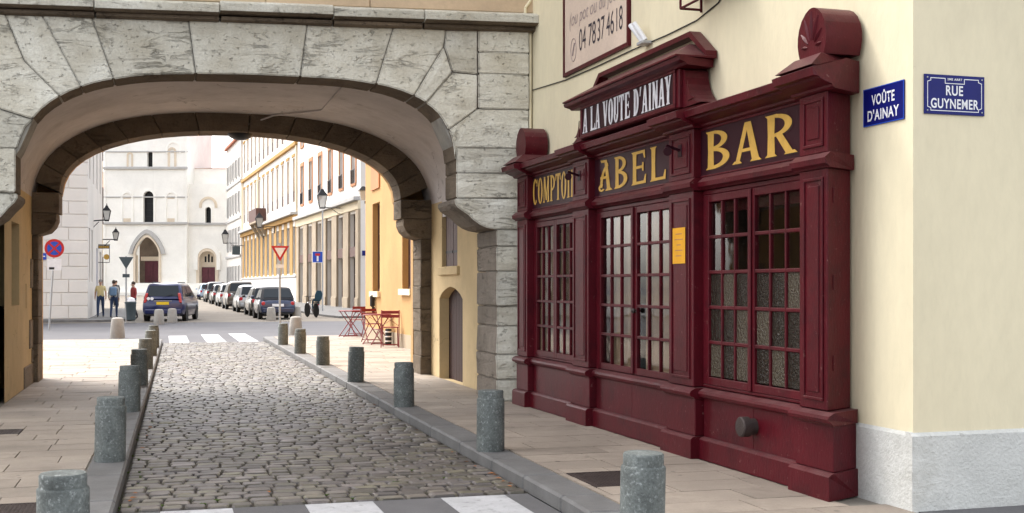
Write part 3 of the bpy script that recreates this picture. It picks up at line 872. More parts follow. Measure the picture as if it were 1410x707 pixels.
# mortar core behind the facing
core = [(-2.5, .1), (-2.5, 4.62), (4.23, 4.62), (4.23, .1), (3.87, .1), (3.87, 2.3), (3.40, 2.52), (3.40, 2.9)]
core += [(x, f_in(x) + .02) for x in [3.33 - 4.9 * i / 30 for i in range(31)]] + [(-1.66, 2.9), (-1.66, 2.5), (-1.93, 2.3), (-1.93, .1)]
MB().prism(core, 14.085, 14.64, 'y').warp(aw).build('mortar_core', 'arch_mortar', arch)
# side wall left of the gateway (beyond the frame)
MB().box(-9, -2.51, 14.03, 14.7, -.05, 4.6).warp(aw).build('side_wall', 'cream_plaster', arch)
# cornice stones
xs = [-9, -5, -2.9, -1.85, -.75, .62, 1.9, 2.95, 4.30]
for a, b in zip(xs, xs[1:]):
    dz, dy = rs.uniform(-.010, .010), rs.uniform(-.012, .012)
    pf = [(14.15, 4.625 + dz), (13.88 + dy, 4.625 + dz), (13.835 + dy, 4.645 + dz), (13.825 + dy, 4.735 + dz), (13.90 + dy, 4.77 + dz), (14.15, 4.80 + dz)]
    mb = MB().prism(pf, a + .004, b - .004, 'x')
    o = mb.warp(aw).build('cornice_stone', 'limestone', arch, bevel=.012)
    two_mat(o, 'soot_shade_stone', 'limestone', Vector((0, 0, -1)), .5)  # underside gets the dark stone: soot and overhang shade in the colour
    MB().prism([(14.15, 4.555), (14.0, 4.56), (13.955, 4.575), (13.95, 4.612), (14.15, 4.613)], a + .02, b - .004, 'x').warp(aw).build('cornice_shade_bed', 'soot_shade_stone', arch)  # dark strip painting in the shadow below the cornice, along with soot
# rendered storey above the cornice: visible courses are blocks
for i, (a, b) in enumerate(zip([-9, -3.4, -1.2, -.15, 1.15, 2.35, 4.32], [-3.4, -1.2, -.15, 1.15, 2.35, 4.32])):
    MB().box(a + .004, b - .004, 14.06, 14.5, 4.805, 5.35, c=.008).warp(aw).build('upper_block', 'peach_render', arch)
MB().box(-16, 4.32, 14.07, 14.55, 5.36, 15.0).warp(aw).build('upper_wall', 'peach_render', arch)  # unseen wall, raised and run out leftward to shade the bar front
# vault
def vault_pt(t):
    n = 2.6
    c, s = math.cos(t), math.sin(t)
    return (1.115 + 2.945 * math.copysign(abs(c) ** (2 / n), c), 2.55 + 1.56 * abs(s) ** (2 / n))
vp = [vault_pt(math.pi * i / 40) for i in range(41)]
ys = [14.63, 15.6, 16.8, 18.0, 19.2]
MB().rings([[aw(p[0], yy, p[1]) for p in vp] for yy in ys], close=False, cap=False).build('vault', 'vault_plaster', arch, smooth=True)
MB().box(-16, 4.32, 14.66, 19.4, 4.62, 14.9).warp(aw).build('upper_storey', 'peach_render', arch)  # unseen mass over the vault, sized to keep sun off the foreground
MB().box(-16, 4.32, 14.0, 19.6, 15.0, 15.3).warp(aw).build('roof', 'roof_tile', arch)
MB().box(-9, -2.55, 14.75, 19.4, 0.0, 4.6).warp(aw).build('side_room', 'cream_plaster', arch)
# passage walls
rw = holed_wall(3.9, 2.85, [(1.61, 3.10, .10, 1.50, 'tudor'), (1.93, 2.93, 1.80, 2.84)], .17, z_base=.09)
rw.warp(lambda x, y, z: aw(4.05 + y, 15.0 + x, z)).build('passage_wall', 'passage_plaster', arch)
MB().box(4.05, 4.3, 14.64, 19.3, 2.84, 3.6).warp(aw).build('passage_wall', 'passage_plaster', arch)
d = MB().box(4.215, 4.23, 16.55, 18.2, .1, 1.5).warp(aw).build('door', 'dark_red_wood', arch)
for i in range(9):
    MB().box(4.198, 4.2145, 16.6 + i * .168, 16.6 + i * .168 + .163, .1, 1.5, c=.004).warp(aw).build('plank', 'dark_red_wood', d)
w = MB().box(4.05 - .04, 4.16, 16.80, 18.05, 1.67, 1.795, c=.01).warp(aw).build('window_sill', 'passage_plaster', arch)
for ya, yb in ((16.95, 17.43), (17.45, 17.92)):
    s_ = MB().box(4.13, 4.145, ya, yb, 1.80, 2.83).warp(aw).build('shutter', 'shutter_mauve', arch)
    for i in range(3):
        wd = (yb - ya) / 3
        MB().box(4.112, 4.1295, ya + i * wd + .004, ya + (i + 1) * wd - .004, 1.805, 2.83, c=.004).warp(aw).build('board', 'shutter_mauve', s_)
    for zz in (2.0, 2.62):
        MB().box(4.102, 4.1115, ya + .02, yb - .02, zz, zz + .035).warp(aw).build('hinge', 'iron_black', s_)
lw = holed_wall(3.9, 2.85, [(.85, 1.87, 1.26, 2.32), (2.80, 2.93, 1.20, 1.54)], .3, z_base=.09)
lw.warp(lambda x, y, z: aw(-1.82 - y, 15.0 + x, z)).build('passage_wall', 'passage_plaster', arch)
MB().box(-2.2, -1.82, 14.64, 19.3, 2.84, 3.6).warp(aw).build('passage_wall', 'passage_plaster', arch)
MB().box(-2.2, -2.13, 15.6, 18.2, 1.1, 2.5).warp(aw).build('slit_backing', 'interior_dark', arch)
g = MB()
for i in range(5):
    g.tube((-2.0, 15.95 + i * .2, 1.26), (-2.0, 15.95 + i * .2, 2.32), .012, 6)
g.warp(aw).build('window_grille', 'iron_black', arch)
for ya, yb, za, zb in ((17.5, 19.3, .1, .40), (18.62, 19.3, .41, .60), (18.3, 19.3, .62, 1.03), (18.75, 19.3, 1.04, 1.47), (18.45, 19.3, 1.48, 1.90), (18.7, 19.3, 1.91, 2.25)):
    MB().box(-1.95, -1.80, ya, min(yb, 18.74), za, zb, c=.012).warp(aw).build('quoin', 'jamb_stone', arch)
# rear arch stones, soot and some shade in their colour
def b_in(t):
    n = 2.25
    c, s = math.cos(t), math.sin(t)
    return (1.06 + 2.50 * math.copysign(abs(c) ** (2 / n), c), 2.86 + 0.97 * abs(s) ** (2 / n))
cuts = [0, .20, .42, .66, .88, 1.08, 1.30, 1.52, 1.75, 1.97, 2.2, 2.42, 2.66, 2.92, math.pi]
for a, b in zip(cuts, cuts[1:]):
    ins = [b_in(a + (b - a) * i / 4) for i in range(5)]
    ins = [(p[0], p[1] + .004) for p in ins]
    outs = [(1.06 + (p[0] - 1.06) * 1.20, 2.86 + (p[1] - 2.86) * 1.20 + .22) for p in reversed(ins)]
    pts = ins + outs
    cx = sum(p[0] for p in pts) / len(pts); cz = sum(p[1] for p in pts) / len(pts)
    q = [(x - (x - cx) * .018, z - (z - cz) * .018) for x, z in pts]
    o = MB().prism(q, 18.72 - rs.uniform(0, .02), 19.3, 'y').warp(aw).build('rear_arch_stone', 'soot_shade_stone', arch, bevel=.01)
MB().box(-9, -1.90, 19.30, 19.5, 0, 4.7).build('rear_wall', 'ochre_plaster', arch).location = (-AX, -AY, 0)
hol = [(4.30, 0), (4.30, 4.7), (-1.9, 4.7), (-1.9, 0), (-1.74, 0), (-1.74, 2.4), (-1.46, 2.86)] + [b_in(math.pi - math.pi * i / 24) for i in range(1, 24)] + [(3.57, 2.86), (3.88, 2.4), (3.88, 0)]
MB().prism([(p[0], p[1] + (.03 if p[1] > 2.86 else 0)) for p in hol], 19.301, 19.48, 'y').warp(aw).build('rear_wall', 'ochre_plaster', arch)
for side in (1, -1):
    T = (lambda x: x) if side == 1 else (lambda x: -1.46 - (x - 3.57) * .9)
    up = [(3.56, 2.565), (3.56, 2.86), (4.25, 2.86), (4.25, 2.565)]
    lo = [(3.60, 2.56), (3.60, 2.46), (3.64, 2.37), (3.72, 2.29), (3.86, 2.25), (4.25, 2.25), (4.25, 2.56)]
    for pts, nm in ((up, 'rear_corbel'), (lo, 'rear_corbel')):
        MB().prism([(T(p[0]), p[1]) for p in pts], 18.66, 19.3, 'y').warp(aw).build(nm, 'soot_shade_stone', arch, bevel=.012)
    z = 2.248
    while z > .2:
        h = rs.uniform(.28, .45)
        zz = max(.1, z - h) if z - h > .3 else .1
        MB().box(T(3.88) + rs.uniform(-.01, .01), T(4.25), 18.70, 19.3, zz, z, c=.012).warp(aw).build('rear_pier_stone', 'soot_shade_stone', arch)
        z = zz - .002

# dome lamp under the crown of the rear arch
hl = thing('ceiling_lamp', (1.13, 19.0, 3.74), 'black dome lamp fixed under the crown of the rear arch', 'lamp')
MB().lathe([(.002, 0), (.09, .012), (.16, .045), (.20, .10), (.215, .16), (.19, .165), (.002, .166)], n=24).build('shade', 'iron_black', hl, smooth=True)
MB().lathe([(.05, .166), (.05, .30)], n=12).build('mount', 'iron_black', hl, smooth=True)
MB().path([aw(1.13, 18.9, 3.93), aw(1.6, 18.6, 4.085), aw(2.2, 17.6, 4.052), aw(2.2, 14.7, 4.052)], .013, 6).build('conduit', 'vault_plaster', arch)

# ================================================================ lettering helpers
def text_obj(name, s, parent, mat, org, ax, up, width, height, bold=0.0, depth=.0015, shear=0.0, spacing=1.0):
    """flat painted lettering: built-in font fitted to width x height, left-bottom corner at org"""
    cu = bpy.data.curves.new('text', 'FONT')
    cu.body = s; cu.size = 1.0; cu.extrude = 0.0; cu.offset = bold; cu.shear = shear; cu.space_character = spacing
    tmp = bpy.data.objects.new('text_tmp', cu); C.objects.link(tmp)
    dg = bpy.context.evaluated_depsgraph_get()
    me = bpy.data.meshes.new_from_object(tmp.evaluated_get(dg))
    bpy.data.objects.remove(tmp); bpy.data.curves.remove(cu)
    xs = [v.co.x for v in me.vertices]; ys_ = [v.co.y for v in me.vertices]
    x0, x1, y0, y1 = min(xs), max(xs), min(ys_), max(ys_)
    ax, up, org = Vector(ax), Vector(up), Vector(org)
    nrm = ax.cross(up)
    for v in me.vertices:
        v.co = org + ax * ((v.co.x - x0) / (x1 - x0) * width) + up * ((v.co.y - y0) / (y1 - y0) * height) + nrm * depth
    me.materials.clear(); me.materials.append(MATS[mat])
    return link(name, me, parent)

def arc(cx, cy, rx, ry, a0, a1, n=12):
    return [(cx + rx * math.cos(R(a0 + (a1 - a0) * i / n)), cy + ry * math.sin(R(a0 + (a1 - a0) * i / n))) for i in range(n + 1)]
def band(cx, cy, rx, ry, wx, wy, a0, a1, n=14):
    return arc(cx, cy, rx, ry, a0, a1, n) + list(reversed(arc(cx, cy, rx - wx, ry - wy, a0, a1, n)))
def bar(x0, y0, x1, y1, w, w2=None):
    """slanted stroke cut level at both ends"""
    w2 = w if w2 is None else w2
    return [(x0 - w / 2, y0), (x0 + w / 2, y0), (x1 + w2 / 2, y1), (x1 - w2 / 2, y1)]
def serif(x, y, w, up=1):
    h = .07 * up
    return [(x - w / 2, y), (x + w / 2, y), (x + w / 2 - .07, y + h), (x - w / 2 + .07, y + h)]
def stem(x, t, y0=0.0, y1=1.0, s=.12):
    return [[(x, y0), (x + t, y0), (x + t * .93, (y0 + y1) / 2), (x + t, y1), (x, y1), (x + t * .07, (y0 + y1) / 2)], serif(x + t / 2, y0, t + s), serif(x + t / 2, y1, t + s, -1)]
def glyph(ch, W=.62, t=.2, th=.09, fancy=False):
    """strokes of one letter on a unit-high cell; returns (width, polygons)"""
    P = []
    if ch == 'A' and fancy:
        P = [bar(W - t / 2, 0, W * .62, 1, t, t * .8), serif(W - t / 2, 0, t + .2)]
        P += [band(W * .30, .12, .16, .12, .09, .06, 60, 330), band(W * .95, .10, W * .78, .80, .12, .10, 178, 100, 12), [(W * .2, .40), (W * .85, .40), (W * .85, .48), (W * .2, .48)], [(W * .28, .93), (W * .75, .93), (W * .7, 1.0), (W * .22, 1.02)]]
    elif ch == 'A':
        P = [bar(th * .7, 0, W * .5 - .01, 1, th, th), bar(W - t * .6, 0, W * .5 + .03, 1, t, t * .75), [(W * .24, .27), (W * .74, .27), (W * .72, .35), (W * .27, .35)], serif(th * .7, 0, th + .17), serif(W - t * .6, 0, t + .12)]
    elif ch == 'B':
        P = stem(.05, t) + [band(.05 + t * .8, .755, W - .12 - t * .8, .245, t * .9, .075, 90, -90), band(.05 + t * .8, .275, W - .05 - t * .8, .275, t, .085, 90, -90)]
    elif ch == 'P':
        P = stem(.05, t) + [band(.05 + t * .8, .70, W - .05 - t * .8, .30, t * .9, .08, 90, -90)]
    elif ch == 'R':
        P = stem(.05, t) + [band(.05 + t * .8, .73, W - .10 - t * .8, .27, t * .9, .08, 90, -90), bar(W - t * .45, 0, W * .48, .5, t * .95, t * .9), serif(W - t * .4, 0, t + .14)]
    elif ch == 'D':
        P = stem(.05, t) + [band(.05 + t * .8, .5, W - .05 - t * .8, .5, t, .08, 90, -90, 18)]
    elif ch == 'E' or ch == 'L':
        P = stem(.05, t) + [[(t, 0), (W, 0), (W + .02, .27), (W - .03, .27), (W - .09, .085), (t, .085)]]
        if ch == 'E':
            P += [[(t, 1), (W - .04, 1), (W - .02, .76), (W - .07, .76), (W - .12, .915), (t, .915)], [(t, .47), (W - .16, .47), (W - .14, .38), (W - .09, .38), (W - .09, .64), (W - .14, .64), (W - .16, .55), (t, .55)]]
    elif ch == 'C':
        P = [band(W / 2, .5, W / 2, .52, t, .08, 45, 315, 22), [(W - .09, .70), (W, .70), (W, .98), (W - .05, .98)]]
    elif ch == 'O':
        P = [band(W / 2, .5, W / 2, .52, t, .08, 0, 180, 14), band(W / 2, .5, W / 2, .52, t, .08, 180, 360, 14)]
    elif ch == 'M':
        W *= 1.35
        P = [bar(.09, 0, .13, 1, th, th), serif(.09, 0, .24), bar(W / 2, .08, .13 + t * .2, 1, t * .8, t), bar(W / 2, .08, W - .15, 1, th, th)] + stem(W - .05 - t, t)
    elif ch == 'T':
        P = stem(W / 2 - t / 2, t) + [[(0, 1), (W, 1), (W + .01, .74), (W - .05, .74), (W - .1, .91), (.1, .91), (.05, .74), (-.01, .74)]]
    elif ch == 'I':
        W = t + .14
        P = stem(.07, t)
    elif ch == 'U':
        P = [[(.04, .3), (.04 + t, .3), (.04 + t, 1), (.04, 1)], serif(.04 + t / 2, 1, t + .12, -1), [(W - th - .04, .3), (W - .04, .3), (W - .04, 1), (W - th - .04, 1)], serif(W - .04 - th / 2, 1, th + .14, -1), band(W / 2, .31, W / 2 - .04, .32, t * .8, .09, 180, 360, 14)]
    elif ch == 'N':
        P = [bar(.10, 0, .10, 1, th), serif(.10, 0, .24), bar(W - .10, 0, W - .10, 1, th), serif(W - .10, 1, .24, -1), bar(W - .11, 0, .12, 1, t)]
    elif ch == 'V':
        P = [bar(W / 2, 0, .11, 1, t * .8, t), serif(.11, 1, t + .14, -1), bar(W / 2 + .02, 0, W - .09, 1, th, th), serif(W - .09, 1, .22, -1)]
    elif ch == 'Y':
        P = [bar(W / 2, .42, .11, 1, t * .9, t), serif(.11, 1, t + .14, -1), bar(W / 2 + .02, .42, W - .09, 1, th, th), serif(W - .09, 1, .22, -1), [(W / 2 - t / 2, 0), (W / 2 + t / 2, 0), (W / 2 + t / 2, .45), (W / 2 - t / 2, .45)], serif(W / 2, 0, t + .16)]
    elif ch == "'":
        W = .22
        P = [[(.04, .66), (.10, .66), (.20, 1.0), (.06, 1.0)]]
    elif ch == ' ':
        W = .26
    return W, P
def paint_word(s, parent, s_start, width, z0, h, dep, mat, shadow=None, sh=(.010, -.010), gap=.09, fancy=False, **k):
    """letters painted on the shopfront, from s_start (left, far end) towards the near end"""
    gl = [glyph(c, fancy=(fancy and i == 0), **k) for i, c in enumerate(s)]
    tot = sum(g[0] for g in gl) + gap * (len(gl) - 1)
    fx = width / tot
    x = 0.0
    for (W, P), ch in zip(gl, s):
        if P:
            for m_, dx, dz, dt in ((shadow, sh[0], sh[1], .0012), (mat, 0, 0, .0042)):
                if not m_: continue
                mb = MB()
                for i, pl in enumerate(P):
                    d_ = dep + dt + i * .0004
                    pts = [(s_start - (x + p[0]) * fx - dx, z0 + p[1] * h + dz) for p in pl]
                    n = len(pts)
                    mb.add([(-d_, p[0], p[1]) for p in pts], [tuple(range(n))])
                mb.build('letter' if m_ == mat else 'letter_outline', m_, parent)
        x += W + gap

# ================================================================ corner building with cream plaster
CBL, CBR = (4.44, 6.5, 0), R(1.15)
cb = thing('corner_building', CBL, 'cream plastered corner building with a rough white base', 'building', CBR)
H_CB = 11.0
side = holed_wall(7.75, H_CB, [(.70, 7.15, .05, 2.90), (1.95, 3.05, 4.20, 6.3), (4.9, 6.0, 5.6, 7.4), (1.95, 3.05, 7.6, 9.6), (4.9, 6.0, 8.0, 9.8)], .34)
side.warp(lambda x, y, z: (y, x, z)).build('side_wall', 'cream_plaster', cb)
front = holed_wall(14.0, H_CB, [(2.6, 3.7, 4.2, 6.3), (6.0, 7.1, 4.2, 6.3), (2.6, 3.7, 7.6, 9.6), (6.0, 7.1, 7.6, 9.6), (3.0, 5.4, .6, 2.9)], .34)
front.build('front_wall', 'cream_plaster', cb)
def win(parent, cx, z0, z1, w, mp, mat='sign_white', depth=.22):
    """sash window filling an opening; mp maps (along, depth, z)"""
    f = MB()
    x0, x1 = cx - w / 2, cx + w / 2
    f.box(x0, x0 + .06, depth, depth + .05, z0, z1); f.box(x1 - .06, x1, depth, depth + .05, z0, z1)
    f.box(x0 + .06, x1 - .06, depth, depth + .05, z0, z0 + .08); f.box(x0 + .06, x1 - .06, depth, depth + .05, z1 - .06, z1)
    f.box(cx - .04, cx + .04, depth - .01, depth + .05, z0 + .08, z1 - .06)
    fr = f.warp(mp).build('window', mat, parent)
    n = 3; hh = (z1 - z0 - .14) / n
    for a, b in ((x0 + .06, cx - .04), (cx + .04, x1 - .06)):
        for i in range(n):
            MB().box(a, b, depth + .02, depth + .03, z0 + .08 + i * hh + .01, z0 + .08 + (i + 1) * hh - .01).warp(mp).build('pane', 'far_glass', fr)
    return fr
ms_ = lambda x, y, z: (y, x, z)
mf_ = lambda x, y, z: (x, y, z)
for cx, a, b in ((2.5, 4.2, 6.3), (5.45, 5.6, 7.4), (2.5, 7.6, 9.6), (5.45, 8.0, 9.8)): win(cb, cx, a, b, 1.1, ms_)
for cx, a, b in ((3.15, 4.2, 6.3), (6.55, 4.2, 6.3), (3.15, 7.6, 9.6), (6.55, 7.6, 9.6)): win(cb, cx, a, b, 1.1, mf_)
win(cb, 4.2, .6, 2.9, 2.4, mf_)
# rough base, sloped on top
pf = [(-.022, 0), (-.022, .578), (.003, .602), (.05, .602), (.05, 0)]
MB().prism([(p[0], p[1]) for p in pf], -.022, 2.99, 'x').warp(lambda x, y, z: (x, y, z)).build('stucco_base', 'stucco_base', cb)
MB().prism([(p[0], p[1]) for p in pf], .051, .66, 'y').warp(lambda x, y, z: (x + .0, y, z)).build('stucco_base', 'stucco_base', cb)
MB().prism(pf, 5.41, 14.0, 'x').build('stucco_base', 'stucco_base', cb)
bx('light_stop_core', 'interior_dark', cb, .50, 13.9, .50, 12.8, 3.3, 10.9)  # unseen solid box added to stop light leaking through the house
bx('roof', 'roof_tile', cb, -.35, 14.2, -.35, 13.0, 11.0, 11.25)
bx('rear_wall', 'cream_plaster', cb, .3, 14.0, 12.82, 13.0, 0, 10.99)
# bar-room behind the shopfront
room = MB()
room.box(5.0, 5.1, .3, 7.4, .1, 3.2); room.box(.36, 5.0, 7.3, 7.4, .1, 3.2); room.box(.36, 5.0, .36, .42, .1, 3.2); room.box(.36, 5.0, .42, 7.3, 3.1, 3.2)
room.build('bar_room', 'interior_dark', cb)
bx('bar_floor', 'shop_wood', cb, .02, 5.0, .62, 7.15, .08, .118)
# thin pipe in the angle with the archway, slack cable and hairline trunking
MB().path([(-.03, 7.52, 2.95), (-.03, 7.52, 4.62), (-.10, 7.50, 4.70), (-.10, 7.50, 4.86), (-.03, 7.52, 4.95), (-.03, 7.52, 9.0)], .018, 8).build('wall_pipe', 'cream_plaster', cb, smooth=True)
MB().path([(-.010, 7.5, 3.87), (-.010, 6.3, 3.80), (-.010, 5.4, 3.785), (-.010, 4.4, 3.78), (-.010, 3.6, 3.765), (-.010, 3.0, 3.77), (-.010, 2.6, 3.83), (-.010, 2.4, 3.95)], .006, 6).build('wall_cable', 'trim_black', cb)

# ---- flower-box bracket under the first floor window
fb = thing('flower_box_bracket', (CBL[0], CBL[1], 0), 'dark red iron flower-box bracket under the window above the bar', 'bracket', CBR)
m = MB()
for s0 in (2.08, 2.92):
    m.path([(-.01, s0, 3.84), (-.20, s0, 3.84), (-.20, s0, 4.3)], .011, 6); m.path([(-.01, s0, 4.02), (-.01, s0, 3.82)], .011, 6)
m.path([(-.20, 2.08, 3.84), (-.20, 2.92, 3.84)], .011, 6); m.path([(-.20, 2.06, 4.14), (-.20, 2.94, 4.14)], .011, 6)
m.build('frame', 'maroon', fb)
bx('tray', 'maroon_panel', fb, -.21, -.015, 2.10, 2.90, 3.93, 4.10, c=.01)

# ---- faded painted panel with a telephone number
ps = thing('painted_sign', CBL, 'faded pink sign with a telephone number on the cream wall', 'sign', CBR)
bx('board', 'sign_pink', ps, -.022, -.002, 4.50, 6.30, 3.87, 5.1)
fr = MB(); t0 = .03
fr.box(-.034, -.001, 6.30, 6.34, 3.83, 5.1); fr.box(-.034, -.001, 4.46, 4.50, 3.83, 5.1); fr.box(-.034, -.001, 4.501, 6.299, 3.83, 3.87)
fr.build('frame', 'maroon', ps)
AXS, UPS = (0, -1, 0), (0, 0, 1)
for wd, s0, w_ in (('04', 5.84, .20), ('78', 5.56, .21), ('37', 5.30, .20), ('46', 5.05, .20), ('18', 4.78, .16)):
    text_obj('digits', wd, ps, 'ink', (-.0235, s0, 4.03), AXS, UPS, w_, .235, bold=-.004)
text_obj('lettering', '(ou pot ou du jour', ps, 'faded_ink', (-.0235, 6.14, 4.30), AXS, UPS, 1.45, .20, bold=-.008, shear=.25)
ic = MB()
cc = [(6.02 + .085 * math.cos(a), 4.08 + .125 * math.sin(a)) for a in [2 * math.pi * i / 20 for i in range(21)]]
ic.path([(-.0245, p[0], p[1]) for p in cc], .0035, 5)
ic.path([(-.0245, 6.05, 4.02), (-.0245, 6.03, 4.06), (-.0245, 5.99, 4.13), (-.0245, 5.98, 4.15)], .010, 5)
ic.build('phone_symbol', 'faded_ink', ps)

# ---- small twin spotlight on the wall above the attic
sp = thing('wall_spotlight', (CBL[0], CBL[1], 0), 'small twin-tube white spotlight on the wall above the bar sign', 'lamp', CBR)
bx('bracket', 'zinc', sp, -.10, -.002, 3.95, 4.10, 3.755, 3.785, c=.004)
for k in (0, 1):
    MB().tube((-.06, 3.98 + k * .07, 3.79), (-.14, 4.06 + k * .09, 3.96), .024, 12).build('tube', 'sign_white', sp, smooth=True)

# ---- street name plates
def name_plate(label, lines, org, ax, up, w, h, border, small=None):
    t = thing('street_sign', CBL, label, 'sign', CBR, 'blue enamel street name plates')
    ax, up, org = Vector(ax), Vector(up), Vector(org); nr = ax.cross(up)
    def slab(name, mat, x0, x1, y0, y1, d0, d1, par=t):
        mb = MB().box(x0, x1, y0, y1, d0, d1)
        mb.warp(lambda a, b, c: tuple(org + ax * a + up * b + nr * c))
        return mb.build(name, mat, par)
    pl_ = slab('plate', 'sign_blue', 0, w, 0, h, .002, .010)
    if border:
        b = .022; c = .045; tw = .0045
        pts = [(c, b), (w - c, b), (w - c, c - .008), (w - b, c), (w - b, h - c), (w - c, h - c + .008), (w - c, h - b), (w * .66, h - b), (w * .66, h - .052), (w * .34, h - .052), (w * .34, h - b), (c, h - b), (c, h - c + .008), (b, h - c), (b, c), (c, c - .008), (c, b)]
        m = MB()
        for i, (p, q) in enumerate(zip(pts, pts[1:])):
            P, Q = Vector((*p, .0106 + .0002 * (i % 2))), Vector((*q, .0106 + .0002 * (i % 2)))
            dd = (Q - P).normalized(); nn = Vector((-dd.y, dd.x, 0)) * tw / 2
            m.add([P - nn - dd * tw / 2, Q - nn + dd * tw / 2, Q + nn + dd * tw / 2, P + nn - dd * tw / 2], [(0, 1, 2, 3)])
        m.warp(lambda a, b_, c_: tuple(org + ax * a + up * b_ + nr * c_)).build('border_line', 'sign_white', pl_)
        for px, py in ((.02, .02), (w - .02, .02), (.02, h - .02), (w - .02, h - .02)):
            MB().lathe([(.005, .0102), (.005, .014), (.001, .015)], (px, py, 0), n=8).warp(lambda a, b_, c_: tuple(org + ax * a + up * b_ + nr * c_)).build('screw', 'steel_grey', pl_)
    else:
        m = MB(); e = .006
        m.box(0, w, 0, e, .010, .0112); m.box(0, w, h - e, h, .010, .0112); m.box(0, e, e + .0001, h - e - .0001, .010, .0112); m.box(w - e, w, e + .0001, h - e - .0001, .010, .0112)
        m.warp(lambda a, b_, c_: tuple(org + ax * a + up * b_ + nr * c_)).build('rim', 'traffic_blue', pl_)
    for s, x, y, tw_, th_ in lines:
        text_obj('lettering', s, t, 'sign_white', org + ax * x + up * y, ax, up, tw_, th_, bold=.022, depth=.0118, spacing=1.1)
name_plate('blue plate reading VOÛTE D\'AINAY beside the storefront', [('VOÛTE', .095, .128, .25, .088), ("D'AINAY", .05, .030, .34, .072)], (0, .52, 2.545), AXS, UPS, .44, .245, False)
name_plate('blue bordered plate reading RUE GUYNEMER on the front wall', [('RUE', .155, .118, .125, .062), ('GUYNEMER', .045, .036, .35, .062), ('2ME ARRT', .165, .212, .11, .014)], (.075, 0, 2.57), (1, 0, 0), (0, 0, 1), .44, .245, True)

# ================================================================ the bar front
sf = thing('bar_storefront', CBL, 'maroon wooden bar front with gold lettering and small-paned windows', 'storefront', CBR)
def splay(x, y, z):
    return (x, y + (max(0.0, .30 + x) * .55 if y < .62 else 0.0), z)
def SB(name, s0, s1, t0, t1, z0, z1, mat='maroon', c=.006, par=sf):
    return MB().box(-t1, -t0, s0, s1, z0, z1, c=c).warp(splay).build(name, mat, par)
def moulding(name, prof, s0, s1, par=sf, ends=0.0, mat='maroon'):
    """profile of (t, z) points run along the front; ends: mitred return at both ends"""
    n = len(prof)
    A = [(-p[0], s0 - (p[0] - prof[0][0]) * ends, p[1]) for p in prof]
    B = [(-p[0], s1 + (p[0] - prof[0][0]) * ends, p[1]) for p in prof]
    return MB().rings([A, B]).warp(splay).build(name, mat, par)
def shift(prof, d, lo=.05):
    return [(p[0] + (d if p[0] > lo else 0), p[1]) for p in prof]
PIL = [(.50, .86), (2.50, 2.97), (4.88, 5.34), (6.86, 7.24)]
BAY = [(.86, 2.50), (2.97, 4.88), (5.34, 6.86)]
ZP, ZC0, ZC1 = .12, .60, .68
foot = [(.02, ZP), (.262, ZP), (.262, .275), (.245, .292), (.225, .298), (.02, .298)]
plate = [(.02, .299), (.220, .299), (.220, .598), (.02, .598)]
cap = [(.02, .599), (.228, .599), (.235, .612), (.265, .622), (.272, .645), (.262, .665), (.22, .685), (.02, .69)]
arch_band = [(.02, 2.275), (.225, 2.275), (.235, 2.285), (.262, 2.30), (.268, 2.335), (.245, 2.355), (.22, 2.375), (.02, 2.375)]
corn = [(.02, 2.775), (.225, 2.775), (.245, 2.785), (.25, 2.80), (.29, 2.812), (.335, 2.832), (.345, 2.845), (.385, 2.85), (.395, 2.90), (.36, 2.915), (.10, 2.985), (.02, 2.985)]
for i, (a, b) in enumerate(BAY):
    moulding('foot_board', foot, a + .06, b - .06); moulding('sill_rail', cap, a + .06, b - .06)
    moulding('architrave', arch_band, a + .04, b - .04); moulding('cornice', corn, a + .05, b - .05)
    # plinth panels, split where the photo shows a joint
    js = {0: [a + .06, 1.62, b - .06], 1: [a + .06, 3.92, b - .06], 2: [a + .06, b - .06]}[i]
    for p, q in zip(js, js[1:]): moulding('plinth_panel', plate, p + .003, q - .003)
for k, (a, b) in enumerate(PIL):
    e = .06
    ea = eb = e
    if k == 0: ea = .09
    if k == 3: eb = .03
    moulding('pilaster_foot', shift(foot, .075), a - ea, b + eb)
    SB('pilaster_plinth', a - ea + .02, b + eb - .02, .02, .29, .299, .598)
    moulding('pilaster_cap', shift(cap, .07), a - ea + .005, b + eb - .005)
    SB('pilaster', a, b, .02, .285, .691, 2.274)
    # moulded frame and raised field of the shaft
    def panel(za, zb, par=sf, t=.285):
        m = .055; w = .022
        f = MB()
        f.box(-t - .012, -t, a + m, b - m, za, za + w, c=.004); f.box(-t - .012, -t, a + m, b - m, zb - w, zb, c=.004)
        f.box(-t - .0121, -t, a + m + .0005, a + m + w, za + w, zb - w, c=.004); f.box(-t - .0121, -t, b - m - w, b - m - .0005, za + w, zb - w, c=.004)
        f.build('panel_moulding', 'maroon', par)
        MB().box(-t - .008, -t, a + m + .055, b - m - .055, za + .055, zb - .055, c=.006).build('raised_panel', 'maroon', par)
    panel(.75, 2.22)
    moulding('pilaster_band', shift(arch_band, .07), a - e * .7, b + e * .7)
    SB('frieze_block', a, b, .02, .285, 2.376, 2.774)
    panel(2.42, 2.74)
    moulding('pilaster_cornice', shift(corn, .07), a - e * (1.7 if k == 0 else .9), b + e * .9)
# near end of the front: return side with hinges
for zz in (.95, 1.48, 2.05): SB('hinge', .493, .4995, .20, .225, zz, zz + .10, 'maroon', c=.002)
